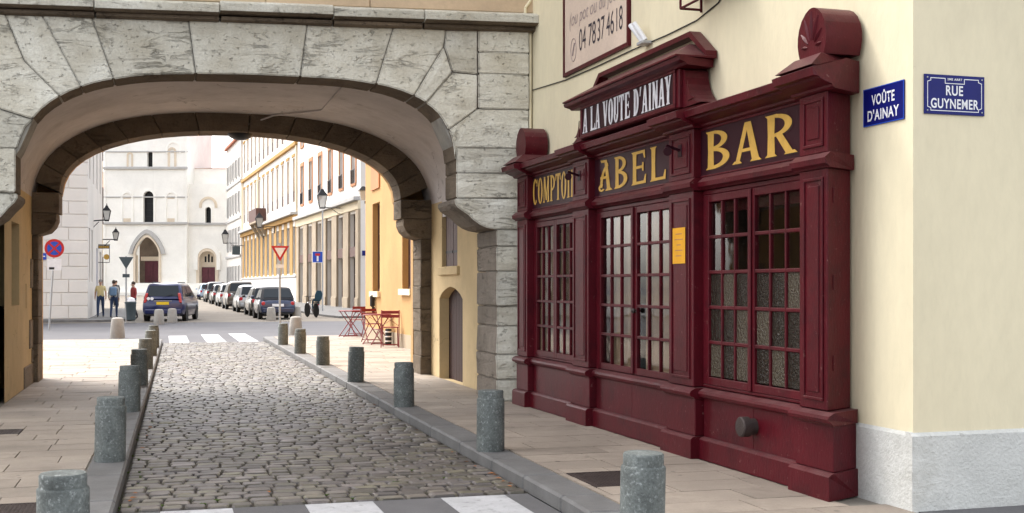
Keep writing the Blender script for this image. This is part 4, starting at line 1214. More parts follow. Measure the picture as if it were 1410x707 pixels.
# frieze panels with painted names
fz = [SB('frieze_panel', a, b, .02, .215, 2.376, 2.774, 'maroon_panel', c=0) for a, b in BAY]
for (a, b), p in zip(BAY, fz):
    m = MB()
    m.box(-.224, -.215, a + .002, b - .002, 2.377, 2.392, c=.003); m.box(-.224, -.215, a + .002, b - .002, 2.755, 2.773, c=.003)
    m.build('panel_moulding', 'maroon', p)
paint_word('BAR', fz[0], 2.40, 1.36, 2.43, .300, .215, 'gold_paint', 'letter_shadow', (.016, -.010), gap=.14, W=.74, t=.20, th=.12)
paint_word('ABEL', fz[1], 4.78, 1.60, 2.43, .300, .215, 'gold_paint', 'letter_shadow', (.012, -.010), gap=.18, fancy=True, W=.62, t=.165, th=.09)
paint_word('COMPTOIR', fz[2], 6.84, 1.43, 2.44, .285, .215, 'gold_paint', 'letter_shadow', (.010, -.008), gap=.06, W=.52, t=.16, th=.085)

# ---- glazed leaves
def leaf(name, s0, s1, z0, z1, t, cols, rows, panes, stile=.05, bar_=.020, rail=.06):
    f = MB(); d = .045
    f.box(-t, -t + d, s0, s0 + stile, z0, z1, c=.004); f.box(-t, -t + d, s1 - stile, s1, z0, z1, c=.004)
    f.box(-t + .001, -t + d, s0 + stile, s1 - stile, z0, z0 + rail, c=.004); f.box(-t + .001, -t + d, s0 + stile, s1 - stile, z1 - rail, z1, c=.004)
    a, b, za, zb = s0 + stile, s1 - stile, z0 + rail, z1 - rail
    cw, rh = (b - a) / cols, (zb - za) / rows
    for i in range(1, cols):
        f.box(-t + .003, -t + d - .006, a + i * cw - bar_ / 2, a + i * cw + bar_ / 2, za - .002, zb + .002, c=.005)
    for j in range(1, rows):
        f.box(-t + .005, -t + d - .008, a - .002, b + .002, za + j * rh - bar_ * .7, za + j * rh + bar_ * .7, c=.005)
    fr = f.build(name, 'maroon', sf)
    for i in range(cols):
        for j in range(rows):
            MB().box(-t + .020, -t + .024, a + i * cw + bar_ / 2 - .003, a + (i + 1) * cw - bar_ / 2 + .003, za + j * rh + bar_ * .7 - .003, za + (j + 1) * rh - bar_ * .7 + .003).build('pane', panes(i, j), fr)
    return fr
tw = .205
b0, b1 = BAY[0]
SB('window_surround', b0, b1, .06, .20, .691, .715); SB('window_surround', b0, b1, .06, .20, 2.235, 2.274)
SB('window_surround', b0, b0 + .06, .06, .20, .716, 2.234); SB('window_surround', b1 - .06, b1, .06, .20, .716, 2.234)
mid = 1.69
rg3 = random.Random(31)
gl3 = lambda i, j: ('obscure_dark' if rg3.random() < (.55 if j < 2 else .2) else 'obscure_glass') if j < 3 else 'clear_glass'
leaf('window_leaf', b0 + .062, mid - .002, .717, 2.233, tw, 3, 5, gl3); leaf('window_leaf', mid + .002, b1 - .062, .717, 2.233, tw, 3, 5, gl3)
SB('meeting_stile', mid - .022, mid + .022, .206, .222, .72, 2.23)
b0, b1 = BAY[1]
SB('door_surround', b0, b1, .06, .20, 2.235, 2.274); SB('door_surround', b0, b0 + .06, .06, .20, .30, 2.234); SB('door_surround', b1 - .06, b1, .06, .20, .30, 2.234)
mid = 3.92
clr = lambda i, j: 'clear_glass'
leaf('door_leaf', b0 + .062, mid - .002, .692, 2.233, tw, 3, 5, clr, stile=.07); leaf('door_leaf', mid + .002, b1 - .062, .692, 2.233, tw, 3, 5, clr, stile=.07)
SB('meeting_stile', mid - .02, mid + .02, .206, .224, .70, 2.23)
MB().lathe([(.004, 0), (.02, .012), (.024, .03), (.014, .045), (.002, .047)], (-.207, 3.86, 1.28), n=12, axis='x').warp(lambda x, y, z: (-.414 - x, y, z)).build('door_knob', 'cast_iron', sf, smooth=True)
b0, b1 = BAY[2]
SB('window_surround', b0, b1, .06, .20, .691, .715); SB('window_surround', b0, b1, .06, .20, 2.235, 2.274)
SB('window_surround', b0, b0 + .06, .06, .20, .716, 2.234); SB('window_surround', b1 - .06, b1, .06, .20, .716, 2.234)
mid = 6.12
leaf('window_leaf', b0 + .062, mid - .002, .717, 2.233, tw, 3, 5, clr); leaf('window_leaf', mid + .002, b1 - .062, .717, 2.233, tw, 3, 5, clr)
# backing strip over the glazing
for a, b in BAY: SB('head_board', a, b, .02, .06, 2.1, 2.7, c=0)
# net curtains just behind the glass
def curtain(s0, s1, z0, z1, label, t=.150):
    o = thing('curtain', CBL, label, 'curtain', CBR, 'beige curtains behind the bar glazing')
    n = int((s1 - s0) / .018); A, B = [], []
    for i in range(n + 1):
        s = s0 + (s1 - s0) * i / n
        d_ = t + .012 * math.sin(s * 46) + .006 * math.sin(s * 17 + 1)
        A.append((-d_, s, z0)); B.append((-d_ * .98, s, z1))
    MB().strip(A, B).build('cloth', 'curtain', o, smooth=True)
    MB().tube((-t, s0 - .03, z1 + .01), (-t, s1 + .03, z1 + .01), .008, 8).build('rod', 'cast_iron', o)
curtain(3.02, 3.72, .66, 2.22, 'beige curtain behind the near door leaf')
curtain(3.96, 4.62, .66, 2.22, 'beige curtain behind the far door leaf')
curtain(5.42, 6.06, .72, 2.22, 'beige curtain behind the far window, leaf nearer the doors')
curtain(6.16, 6.72, .72, 2.22, 'beige curtain behind the far window, leaf nearer the arch')

# ---- attic with the house name
A0, A1 = 2.80, 5.16
SB('attic_wall', A0, A1, .02, .27, 2.986, 3.31)
SB('attic_panel', A0 + .09, A1 - .09, .27, .276, 3.03, 3.285, 'maroon_panel', c=0)
ap = SB('attic_moulding', A0 + .05, A1 - .05, .27, .29, 3.286, 3.312)
SB('attic_moulding', A0 + .05, A0 + .089, .27, .288, 3.0, 3.285); SB('attic_moulding', A1 - .089, A1 - .05, .27, .288, 3.0, 3.285)
SB('attic_moulding', A0 + .05, A1 - .05, .27, .288, 2.99, 3.029)
paint_word("A LA VOUTE D'AINAY", sf, A1 - .12, A1 - A0 - .25, 3.04, .24, .276, 'silver_paint', 'letter_shadow', (.008, -.008), gap=.05, W=.55, t=.20, th=.11)
# flared consoles at both ends of the attic
for s0, sg in ((A0, -1), (A1, 1)):
    pts = [(s0, 2.986), (s0, 3.31)] + [(s0 + sg * (.04 + .30 * (1 - math.cos(R(90 * i / 8)))), 3.29 - .30 * math.sin(R(90 * i / 8))) for i in range(9)]
    MB().prism(pts, -.235, -.02, 'x').build('attic_console', 'maroon', sf)
    q = [(s0 + sg * .10, 3.03), (s0 + sg * .10, 3.20)] + [(s0 + sg * (.11 + .14 * (1 - math.cos(R(90 * i / 6)))), 3.18 - .14 * math.sin(R(90 * i / 6))) for i in range(7)]
    MB().prism(q, -.243, -.236, 'x').build('console_field', 'maroon', sf)
e0, e1 = A0 - .20, A1 + .20
moulding('attic_cornice', [(.02, 3.312), (.29, 3.312), (.31, 3.33), (.36, 3.345), (.37, 3.375), (.02, 3.375)], e0 + .07, e1 - .07, ends=.25)
roof = MB()
lo = [(-.39, e0 + .01, 3.378), (-.39, e1 - .01, 3.378), (-.02, e1 - .01, 3.378), (-.02, e0 + .01, 3.378)]
lo2 = [(p[0], p[1], 3.392) for p in lo]
hi = [(-.10, e0 + .36, 3.555), (-.10, e1 - .36, 3.555), (-.02, e1 - .36, 3.555), (-.02, e0 + .36, 3.555)]
roof.rings([lo, lo2, hi]).build('attic_roof', 'maroon', sf)
rb = [(-.06, e0 + .02, 3.395), (-.06, e0 + .34, 3.61), (-.06, e1 - .34, 3.61), (-.06, e1 - .02, 3.395), (-.06, e1 - .02, 3.44), (-.06, e1 - .32, 3.655), (-.06, e0 + .32, 3.655), (-.06, e0 + .02, 3.44)]
MB().rings([[(-.115, p[1], p[2]) for p in rb], [(-.015, p[1], p[2]) for p in rb]]).build('ridge_board', 'maroon', sf)

# ---- finials over the end pilasters
for k, (a, b) in ((0, PIL[0]), (3, PIL[3])):
    c_ = (a + b) / 2; w_ = (b - a) / 2
    base = MB()
    r0 = [(-.45, a - .07, 2.925), (-.45, b + .04, 2.925), (-.03, b + .04, 2.925), (-.03, a - .07, 2.925)]
    r1 = [(-.33, c_ - w_ * .95, 3.02), (-.33, c_ + w_ * .95, 3.02), (-.03, c_ + w_ * .95, 3.02), (-.03, c_ - w_ * .95, 3.02)]
    base.rings([r0, r1]).warp(splay).build('finial_base', 'maroon', sf)
    pts = [(c_ - w_ * .82, 3.02), (c_ + w_ * .82, 3.02)]
    crown = [(.92, .05), (.98, .10), (.97, .155), (.88, .21), (.70, .262), (.42, .303), (.16, .323), (0, .326)]
    pts += [(c_ + w_ * x, 3.02 + z_) for x, z_ in crown] + [(c_ - w_ * x, 3.02 + z_) for x, z_ in reversed(crown[:-1])]
    fo = MB().prism(pts, -.30, -.03, 'x').build('finial', 'maroon', sf, smooth=True)
    if k == 0:
        for ang, ln in ((90, .19), (62, .175), (118, .175), (34, .14), (146, .14), (5, .10), (175, .10)):
            ca_, sa_ = math.cos(R(ang)), math.sin(R(ang))
            p0 = (c_ + ca_ * .05, 3.085 + sa_ * .05); p1 = (c_ + ca_ * (.05 + ln * .75), 3.085 + sa_ * (.05 + ln))
            m = MB()
            m.rings([[(-.301, p0[0] - sa_ * .004, p0[1] + ca_ * .004), (-.301, p0[0] + sa_ * .004, p0[1] - ca_ * .004), (-.308, p0[0], p0[1])],
                     [(-.301, (p0[0] + p1[0]) / 2 - sa_ * .016, (p0[1] + p1[1]) / 2 + ca_ * .016), (-.301, (p0[0] + p1[0]) / 2 + sa_ * .016, (p0[1] + p1[1]) / 2 - ca_ * .016), (-.316, (p0[0] + p1[0]) / 2, (p0[1] + p1[1]) / 2)],
                     [(-.301, p1[0] - sa_ * .003, p1[1] + ca_ * .003), (-.301, p1[0] + sa_ * .003, p1[1] - ca_ * .003), (-.306, p1[0], p1[1])]])
            m.build('fan_petal', 'maroon', fo, smooth=True)

# ---- vent, picture lamps
v = MB().lathe([(.06, 0), (.06, .055), (.075, .056), (.075, .115), (.066, .125), (.002, .127)], n=24, axis='x').warp(lambda x, y, z: (-.22 - x, 1.60 + y, .47 + z)).build('vent_cap', 'cast_iron', sf, smooth=True)
for s0 in (5.11, 2.73):
    l = MB().tube((-.29, s0, 2.62), (-.42, s0, 2.66), .012, 8).build('lamp_arm', 'maroon_panel', sf)
    MB().tube((-.385, s0 + .055, 2.64), (-.44, s0 - .075, 2.60), .022, 10, .036).build('lamp_head', 'maroon_panel', l, smooth=True)
    MB().box(-.30, -.286, s0 - .035, s0 + .035, 2.57, 2.67, c=.003).build('lamp_plate', 'maroon_panel', l)
nt = thing('paper_notice', CBL, 'yellow printed notice pinned to the pilaster right of the doors', 'notice', CBR)
bx('sheet', 'notice_yellow', nt, -.3005, -.2985, 2.62, 2.86, 1.69, 1.985)
m = MB()
for i, (a, b) in enumerate(((2.68, 2.80), (2.66, 2.82), (2.70, 2.78), (2.67, 2.81), (2.69, 2.80))):
    m.box(-.3012, -.3006, a, b, 1.93 - i * .045, 1.938 - i * .045)
m.build('print_line', 'salmon_trim', nt)
M('portal_shade_stone', (0.17, 0.13, 0.10), 0.9, var=0.2, scale=1, bump=0.3, bscale=5)  # brown backing, darkened to carry the shade inside the portal

# ================================================================ buildings beyond the arch
def house(name, label, loc, rz, L, H, D, wall, holes, cat='building', zb=-.5, rev=.25, roof='roof_tile', eave=.3):
    """front on local y=0 facing -y; holes = openings cut in the front"""
    t = thing(name, loc, label, cat, rz)
    m = holed_wall(L, H, holes, rev, z_base=zb)
    m.add([(0, 0, zb), (0, rev, zb), (0, rev, H), (0, 0, H)], [(0, 1, 2, 3)]); m.add([(L, 0, zb), (L, rev, zb), (L, rev, H), (L, 0, H)], [(0, 1, 2, 3)])
    m.build('wall', wall, t)
    bx('rear_block', wall, t, 0, L, rev + .001, D, zb, H)
    bx('roof', roof, t, -.05, L + .05, -eave, D + .1, H + .001, H + .25)
    return t
def fwin(t, x0, x1, z0, z1, frame='sign_white', glass='far_glass', rows=2, cols=2, d=.18, sill=None, shut=None, surround=None, sw=.14, lintel=None, half=None):
    f = MB(); w = .055
    f.box(x0, x0 + w, d, d + .05, z0, z1); f.box(x1 - w, x1, d, d + .05, z0, z1); f.box(x0 + w, x1 - w, d, d + .05, z0, z0 + w); f.box(x0 + w, x1 - w, d, d + .05, z1 - w, z1)
    fr = f.build('window', frame, t)
    cw, rh = (x1 - x0 - 2 * w) / cols, (z1 - z0 - 2 * w) / rows
    for i in range(cols):
        for j in range(rows):
            bx('pane', glass, fr, x0 + w + i * cw + .02, x0 + w + (i + 1) * cw - .02, d + .02, d + .03, z0 + w + j * rh + .02, z0 + w + (j + 1) * rh - .02)
    bx('glazing_bars', frame, fr, x0 + w, x1 - w, d + .031, d + .06, z0 + w, z1 - w)
    if sill: bx('sill', sill, t, x0 - .1, x1 + .1, -.08, .02, z0 - .14, z0 - .001)
    if surround:
        s_ = MB()
        s_.box(x0 - sw, x0 - .002, -.05, .02, z0, z1); s_.box(x1 + .002, x1 + sw, -.05, .02, z0, z1); s_.box(x0 - sw, x1 + sw, -.06, .02, z1 + .002, z1 + sw * 1.2)
        s_.build('window_surround', surround, t)
    if shut:
        hw = (x1 - x0) / 2
        for a, b in ((x0 - hw + .02, x0 - .02), (x1 + .02, x1 + hw - .02)):
            s_ = bx('shutter', shut, t, a, b, -.07, -.03, z0, z1)
    if lintel: bx('lintel', lintel, t, x0 - .15, x1 + .15, -.12, .02, z1 + .10, z1 + .32)
    return fr
def string(t, x0, x1, z, h, p, mat, name='string_course'):
    return bx(name, mat, t, x0, x1, -p, .02, z, z + h, c=.015)

# ---- ochre house on the right, just past the passage
hs_ = [(1.15, 2.25, 1.38, 3.65), (5.25, 6.40, 1.45, 3.65), (9.3, 10.4, 1.45, 3.65), (1.15, 2.25, 5.6, 7.6), (5.25, 6.4, 5.6, 7.6), (9.3, 10.4, 5.6, 7.6)]
oh = house('ochre_house', 'warm ochre plastered house with tall windows beside the red chairs', (5.25, 32.6, 0), R(-90), 13.2, 9.2, 8, 'ochre_plaster', hs_, zb=0)
for h in hs_: fwin(oh, *h, frame='shutter_brown', rows=3, sill='cream_facade', d=.14)
s_ = bx('shutter', 'shutter_brown', oh, 6.44, 6.98, -.05, -.01, 1.45, 3.65)
for i in range(3): bx('board', 'shutter_brown', s_, 6.46 + i * .17, 6.62 + i * .17, -.062, -.0505, 1.47, 3.63)
bx('wall_pier', 'ochre_plaster', oh, 7.0, 13.15, -.12, -.001, 0, 2.05, c=.01)
bx('wall_board', 'salmon_trim', oh, 1.1, 2.3, -.04, -.001, 4.0, 4.75)
string(oh, 0, 13.2, 4.95, .22, .10, 'cream_facade')
bx('base_band', 'shop_stone', oh, 0, 6.98, -.03, -.001, 0.0, .42)

# ---- right row, first house: pale stucco over tall stone shop bays
FD = math.atan2(-1, .05)
fa = lambda y: 11.1 - .05 * (y - 70.7)
holesA, LA = [], 23.4
for i in range(6):
    c = LA - 1.95 - i * 3.85
    holesA.append((c - 1.05, c + 1.05, .05, 3.15)); holesA.append((c - 1.05, c + 1.05, 3.75, 5.75))
    holesA.append((c - .62, c + .62, 7.55, 10.4)); holesA.append((c - .62, c + .62, 11.9, 14.2))
A_ = house('pale_stucco_house', 'pale stucco house with salmon window surrounds above brown shop bays', (fa(94.1), 94.1, gz(80)), FD, LA, 15.5, 10, 'white_facade', holesA)
for i in range(6):
    c = LA - 1.95 - i * 3.85
    fwin(A_, c - 1.05, c + 1.05, .05, 3.15, frame='shop_wood', rows=3, cols=3, d=.22)
    fwin(A_, c - 1.05, c + 1.05, 3.75, 5.75, frame='shop_wood', rows=2, cols=2, d=.22)
    bx('spandrel', 'shop_wood', A_, c - 1.05, c + 1.05, -.06, -.001, 3.151, 3.749, c=.01)
    fwin(A_, c - .62, c + .62, 7.55, 10.4, rows=4, sill='salmon_trim', surround='salmon_trim', d=.16, sw=.22)
    fwin(A_, c - .62, c + .62, 11.9, 14.2, rows=3, sill='salmon_trim', surround='salmon_trim', d=.16, sw=.22)
    r_ = MB()
    for k in range(9): r_.tube((c - .55 + k * .1375, -.10, 7.56), (c - .55 + k * .1375, -.10, 8.35), .012, 5)
    r_.box(c - .6, c + .6, -.12, -.08, 8.35, 8.39)
    r_.build('window_railing', 'iron_black', A_)
xs_ = [LA - .05 - i * 3.85 for i in range(7)]
for i in range(6):
    a = LA - 1.95 - i * 3.85 + 1.06; b = a + 1.72 if i else LA
    bx('shop_pilaster', 'shop_stone', A_, a, min(b, LA), -.14, -.001, .02, 5.9, c=.02)
    bx('pilaster_base', 'shop_stone', A_, a - .005, min(b, LA) + .005, -.19, -.141, .02, .7, c=.02)
bx('shop_pilaster', 'shop_stone', A_, 0, LA - 1.95 - 5 * 3.85 - 1.06, -.14, -.001, .02, 5.9, c=.02)
string(A_, 0, LA, 5.92, .5, .16, 'cream_facade', 'shop_fascia'); string(A_, 0, LA, 6.43, .24, .42, 'church_band', 'shop_cornice')
string(A_, 0, LA, 15.2, .3, .4, 'church_band', 'eaves_cornice')

# ---- second house: yellow with tall close-set windows
LB = 37.0
holesB = []
for i in range(12):
    c = LB - 1.6 - i * 3.05
    holesB.append((c - .75, c + .75, 2.2, 5.9)); holesB.append((c - .58, c + .58, 7.8, 11.2)); holesB.append((c - .58, c + .58, 13.0, 16.0))
B_ = house('yellow_house', 'long yellow house with tall close-set windows and an oxblood balcony', (fa(131.2), 131.2, gz(112)), FD, LB, 17.5, 10, 'white_facade', holesB)
for i in range(12):
    c = LB - 1.6 - i * 3.05
    fwin(B_, c - .75, c + .75, 2.2, 5.9, frame='shutter_brown', rows=3, cols=2, d=.2)
    for z0, z1 in ((7.8, 11.2), (13.0, 16.0)):
        fwin(B_, c - .58, c + .58, z0, z1, frame='yellow_facade', glass='yellow_blind', rows=3, d=.16, surround='white_facade', sw=.2, lintel='yellow_facade')
        bx('window_apron', 'shutter_brown', B_, c - .55, c + .55, .02, .10, z0, z0 + .85)
for i in range(13):
    c = LB - .075 - i * 3.05
    bx('pier', 'yellow_facade', B_, max(0.0, c - .77), min(LB, c + .77), -.04, -.001, 2.08, 6.34, c=.01)
bx('base_wall', 'white_facade', B_, 0, LB, -.10, -.001, -.4, 1.9, c=.02)
string(B_, 0, LB, 1.91, .16, .18, 'church_band'); string(B_, 0, LB, 6.35, .38, .28, 'yellow_facade', 'fascia'); string(B_, 0, LB, 6.74, .22, .55, 'church_band', 'cornice')
string(B_, 0, LB, 12.1, .3, .22, 'yellow_facade'); string(B_, 0, LB, 17.2, .35, .5, 'white_facade', 'eaves_cornice')
for x in (0.15, 13.0, LB - .5): bx('pilaster', 'cream_facade', B_, x, x + .4, -.13, -.001, 6.97, 12.09, c=.02)
bl = bx('balcony', 'shop_stone', B_, 13.6, 19.2, -1.0, -.01, 6.98, 7.16, c=.02)
r_ = MB(); r_.box(13.65, 19.15, -.98, -.94, 7.16, 8.3); r_.box(13.65, 13.69, -.939, -.06, 7.16, 8.3); r_.box(19.11, 19.15, -.939, -.06, 7.16, 8.3)
r_.build('balcony_screen', 'shop_wood', bl)
for x in (13.8, 16.4, 18.8): MB().prism([(-.9, 6.97), (-.01, 6.97), (-.01, 5.6)], x, x + .25, 'x').build('balcony_bracket', 'shop_stone', B_)

# ---- third house, white, next to the church
LC_ = 15.0
holesC = []
for i in range(5):
    c = 1.6 + i * 2.95
    for z0, z1 in ((1.2, 3.4), (5.2, 7.6), (9.2, 11.4), (13.0, 15.0)): holesC.append((c - .5, c + .5, z0, z1))
C_ = house('white_house', 'narrow white house with grey shutters between the yellow house and the church', (fa(146.5) - .15, 146.5, gz(135)), FD, LC_, 17.0, 9, 'white_facade', holesC)
for h in holesC: fwin(C_, *h, shut='church_band', rows=3, d=.14, sill='church_band')
string(C_, 0, LC_, 4.3, .25, .15, 'church_band'); string(C_, 0, LC_, 8.4, .25, .12, 'church_band'); string(C_, 0, LC_, 12.3, .2, .12, 'church_band')

# ---- left corner house of pale ashlar
hl_ = [(.5, 2.3, .6, 4.4), (3.6, 5.4, .6, 4.4), (6.9, 8.6, .05, 3.4), (1.0, 2.2, 6.2, 8.6), (4.2, 5.4, 6.2, 8.6), (7.4, 8.6, 6.2, 8.6), (1.0, 2.2, 10.2, 12.4), (4.2, 5.4, 10.2, 12.4), (7.4, 8.6, 10.2, 12.4)]
LHX = -3.15
lh = house('ashlar_house', 'pale ashlar corner house beside the no-stopping sign', (LHX - 10.6, 55.2, .1), 0, 10.6, 13.6, .4, 'white_facade', hl_)
for h in hl_: fwin(lh, *h, frame='seat_teal' if h[2] < .5 else 'sign_white', rows=3, d=.16, sill='church_trim' if h[2] > 1 else None)
rb_ = random.Random(4)
z = .02
k = 0
while z < 12.5:
    hh = .56
    cut = [8.95, 9.55, 10.64] if k % 2 else [8.75, 9.85, 10.64]
    for a, b in zip([8.62] + cut[:-1] if k % 2 else [8.62] + cut[:-1], cut):
        bx('ashlar_block', 'white_facade', lh, a + .012, b - .012, -.035 - rb_.uniform(0, .012), -.001, z + .012, z + hh - .012, c=.012)
    z += hh; k += 1
string(lh, -.1, 8.6, 4.75, .3, .2, 'church_band')
# its side along the street
hsd = [(1.2, 2.2, 1.6, 4.0), (3.2, 4.2, 1.6, 4.0), (7.4, 8.6, .02, 3.3), (10.5, 12.4, .4, 3.2), (1.4, 2.4, 6.2, 8.4), (4.4, 5.4, 6.2, 8.4), (7.4, 8.4, 6.2, 8.4), (10.6, 11.6, 6.2, 8.4), (1.4, 2.4, 10.2, 12.2), (4.4, 5.4, 10.2, 12.2), (7.4, 8.4, 10.2, 12.2), (10.6, 11.6, 10.2, 12.2)]
sm = holed_wall(13.5, 13.6, hsd, .25, z_base=-.5)
sm.warp(lambda x, y, z: (10.6 - y, x, z)).build('side_wall', 'white_facade', lh)
mside = lambda x, y, z: (10.6 - y, x, z)
for h in hsd:
    if h[2] < .1:
        MB().box(h[0], h[1], .06, .12, h[2], h[3], c=.01).warp(mside).build('door', 'door_blue', lh)
    else:
        w_ = MB(); w_.box(h[0], h[0] + .08, .14, .2, h[2], h[3]); w_.box(h[1] - .08, h[1], .14, .2, h[2], h[3]); w_.box(h[0] + .08, h[1] - .08, .14, .2, h[3] - .08, h[3]); w_.box(h[0] + .08, h[1] - .08, .14, .2, h[2], h[2] + .08)
        f_ = w_.warp(mside).build('window', 'sign_white', lh)
        MB().box(h[0] + .08, h[1] - .08, .17, .18, h[2] + .08, h[3] - .08).warp(mside).build('pane', 'far_glass', f_)
MB().box(.3, 10.0, .42, 13.4, -.4, 13.5).build('rear_block', 'white_facade', lh)
MB().box(-.4, 11.0, -.4, 13.6, 13.61, 13.9).build('roof', 'roof_tile', lh)
MB().box(4.8, 5.05, -.2, .02, 0, 0).build('threshold', 'shop_stone', lh) if False else None
# next house along, pinkish
hp = [(1.0, 2.0, 1.0, 3.2), (4.0, 5.0, 1.0, 3.2), (1.0, 2.0, 5.2, 7.4), (4.0, 5.0, 5.2, 7.4), (1.0, 2.0, 9.0, 11.0), (4.0, 5.0, 9.0, 11.0), (7.0, 8.0, 1.0, 3.2), (7.0, 8.0, 5.2, 7.4), (7.0, 8.0, 9.0, 11.0)]
ph = house('pinkish_house', 'pinkish plastered house behind the ashlar corner house', (-3.55, 68.8, gz(70)), R(90), 9.5, 15.5, 9, 'cream_facade', hp)
for h in hp: fwin(ph, *h, frame='shutter_brown', rows=3, d=.16, shut='shutter_brown')
string(ph, 0, 9.5, 15.0, .4, .7, 'shop_wood', 'eaves_cornice')

# ---- the church closing the view
CD = 146.0
px = lambda u: (u - 705) * CD / 1670
pz = lambda v: 1.5 + (395 - v) * CD / 1670 - GZC
GZC = .45
o_ = Vector((CD * SA, CD * CA, GZC))
ch = thing('church', o_ + Vector((CA, -SA, 0)) * px(200), 'pale stone Romanesque church with arched windows closing the street', 'church', -YAW)
X0 = px(200)
ux = lambda u: px(u) - X0
def ch_front(x0, x1, H, holes, y, depth, name):
    hh = [(h[0] - x0, h[1] - x0, *h[2:]) for h in holes]
    m = holed_wall(x1 - x0, H, hh, .7, z_base=-.6)
    L_ = x1 - x0
    m.add([(0, 0, -.6), (0, depth, -.6), (0, depth, H), (0, 0, H)], [(0, 1, 2, 3)]); m.add([(L_, 0, -.6), (L_, depth, -.6), (L_, depth, H), (L_, 0, H)], [(0, 1, 2, 3)])
    m.add([(0, 0, H), (L_, 0, H), (L_, depth, H), (0, depth, H)], [(0, 1, 2, 3)])
    return m.warp(lambda a, b, c: (a + x0, b + y, c)).build(name, 'church_stone', ch)
cw_ = [(ux(197), ux(212), pz(307), pz(263), 'round'), (ux(202.5), ux(210), pz(231), pz(208), 'round'), (ux(186), ux(220), pz(390), pz(325), 'pointed')]
ch_front(ux(143), ux(258), 21.0, cw_, 0, 12, 'tower_wall')
cww = [(ux(280.5), ux(289.5), pz(307), pz(284), 'round'), (ux(272), ux(296), pz(390), pz(344), 'round')]
ch_front(ux(258), ux(330), pz(253), cww, .6, 14, 'aisle_wall')
ch_front(ux(60), ux(143), pz(262), [], .6, 14, 'aisle_wall')
def ch_arch(u0, u1, vt, vb, kind, w, y, mat, name, p=.18):
    """raised arched surround"""
    x0, x1, z1, zb = ux(u0), ux(u1), pz(vt), pz(vb)
    a = arch_curve(x0, x1, z1, kind, 16); b = arch_curve(x0 - w, x1 + w, z1 + w, kind, 16)
    ring = [(x1, zb)] + a + [(x0, zb)]; ro = [(x1 + w, zb)] + b + [(x0 - w, zb)]
    n = len(ring); vs, fs = [], []
    for r_ in (ring, ro):
        for yy in (y - p, y + .02): vs += [(q[0], yy, q[1]) for q in r_]
    for i in range(n - 1):
        fs += [(i, i + 1, 2 * n + i + 1, 2 * n + i), (i, i + 1, n + i + 1, n + i), (2 * n + i, 2 * n + i + 1, 3 * n + i + 1, 3 * n + i)]
    return MB().add(vs, fs).build(name, mat, ch)
ch_arch(183.5, 222.5, 322, 350, 'pointed', .5, 0, 'church_band', 'portal_moulding', .3)
ch_arch(187, 219, 327, 390, 'pointed', .25, -.01, 'church_trim', 'portal_arch', .2)
ch_arch(273, 295, 346, 390, 'round', .35, .6, 'church_trim', 'portal_arch', .2)
ch_arch(271, 297, 342, 372, 'round', .45, .585, 'church_stone', 'portal_moulding', .25)
ch_arch(197.5, 211.5, 263.5, 307, 'round', .22, 0, 'church_stone', 'window_arch', .1)
ch_arch(169, 181, 266, 307, 'round', .22, 0, 'church_stone', 'blind_arch', .12)
ch_arch(229.5, 241.5, 266, 307, 'round', .22, 0, 'church_stone', 'blind_arch', .12)
ch_arch(177, 181, 212, 231, 'round', .2, 0, 'church_trim', 'blind_arch', .1)
ch_arch(234, 240, 206, 231, 'round', .25, 0, 'church_trim', 'blind_arch', .1)
ch_arch(231, 247, 197, 212, 'round', .2, 0, 'church_stone', 'blind_arch', .1)
ch_arch(276, 294, 274, 286, 'round', .3, .6, 'church_trim', 'window_arch', .1)
ch_arch(281, 289, 285, 307, 'round', .2, .6, 'church_stone', 'window_arch', .1)
for (u0, u1, v0, v1) in ((170, 180, 270, 306), (230.5, 240.5, 270, 306)):
    bx('blind_field', 'church_trim', ch, ux(u0), ux(u1), -.02, -.003, pz(v1), pz(v1 - 5))
    bx('blind_field', 'church_trim', ch, ux(u0), ux(u1), -.02, -.003, pz(v0 + 4), pz(v0 + 1))
def ch_glass(u0, u1, v0, v1, y, n, mat='far_glass'):
    w_ = bx('window', 'iron_black', ch, ux(u0), ux(u1), y + .66, y + .7, pz(v1), pz(v0))
    x0, x1, z0, z1 = ux(u0) + .05, ux(u1) - .05, pz(v1) + .05, pz(v0) - .05
    for i in range(2):
        for j in range(n):
            bx('pane', mat, w_, x0 + (x1 - x0) / 2 * i + .03, x0 + (x1 - x0) / 2 * (i + 1) - .03, y + .63, y + .659, z0 + (z1 - z0) / n * j + .03, z0 + (z1 - z0) / n * (j + 1) - .03)
ch_glass(196.5, 212.5, 262, 307.5, 0, 5); ch_glass(202, 210.5, 207, 231.5, 0, 3); ch_glass(280, 290, 283, 307.5, .6, 3)
# portals
bx('portal_backing', 'portal_shade_stone', ch, ux(183), ux(223), 2.6, 2.75, pz(392), pz(322))
d1 = bx('door', 'church_door', ch, ux(191), ux(215), 2.45, 2.599, pz(390), pz(359)); bx('door_lintel', 'church_trim', ch, ux(186), ux(220), 2.3, 2.598, pz(358.8), pz(353))
for i in range(2): bx('door_panel', 'church_door', d1, ux(191.6 + i * 12), ux(202.4 + i * 12), 2.40, 2.449, pz(388), pz(361))
for u0, u1 in ((186.5, 189), (217, 219.5)): MB().tube((ux((u0 + u1) / 2), .35, pz(390)), (ux((u0 + u1) / 2), .35, pz(352)), .11, 10).build('column', 'church_trim', ch)
bx('portal_backing', 'church_trim', ch, ux(271), ux(297), 1.26, 1.4, pz(392), pz(341))
d2 = bx('door', 'church_door', ch, ux(274.5), ux(293.5), 1.15, 1.255, pz(390), pz(368))
for i in range(2): bx('door_panel', 'church_door', d2, ux(275 + i * 9.3), ux(283.6 + i * 9.3), 1.10, 1.149, pz(388), pz(370))
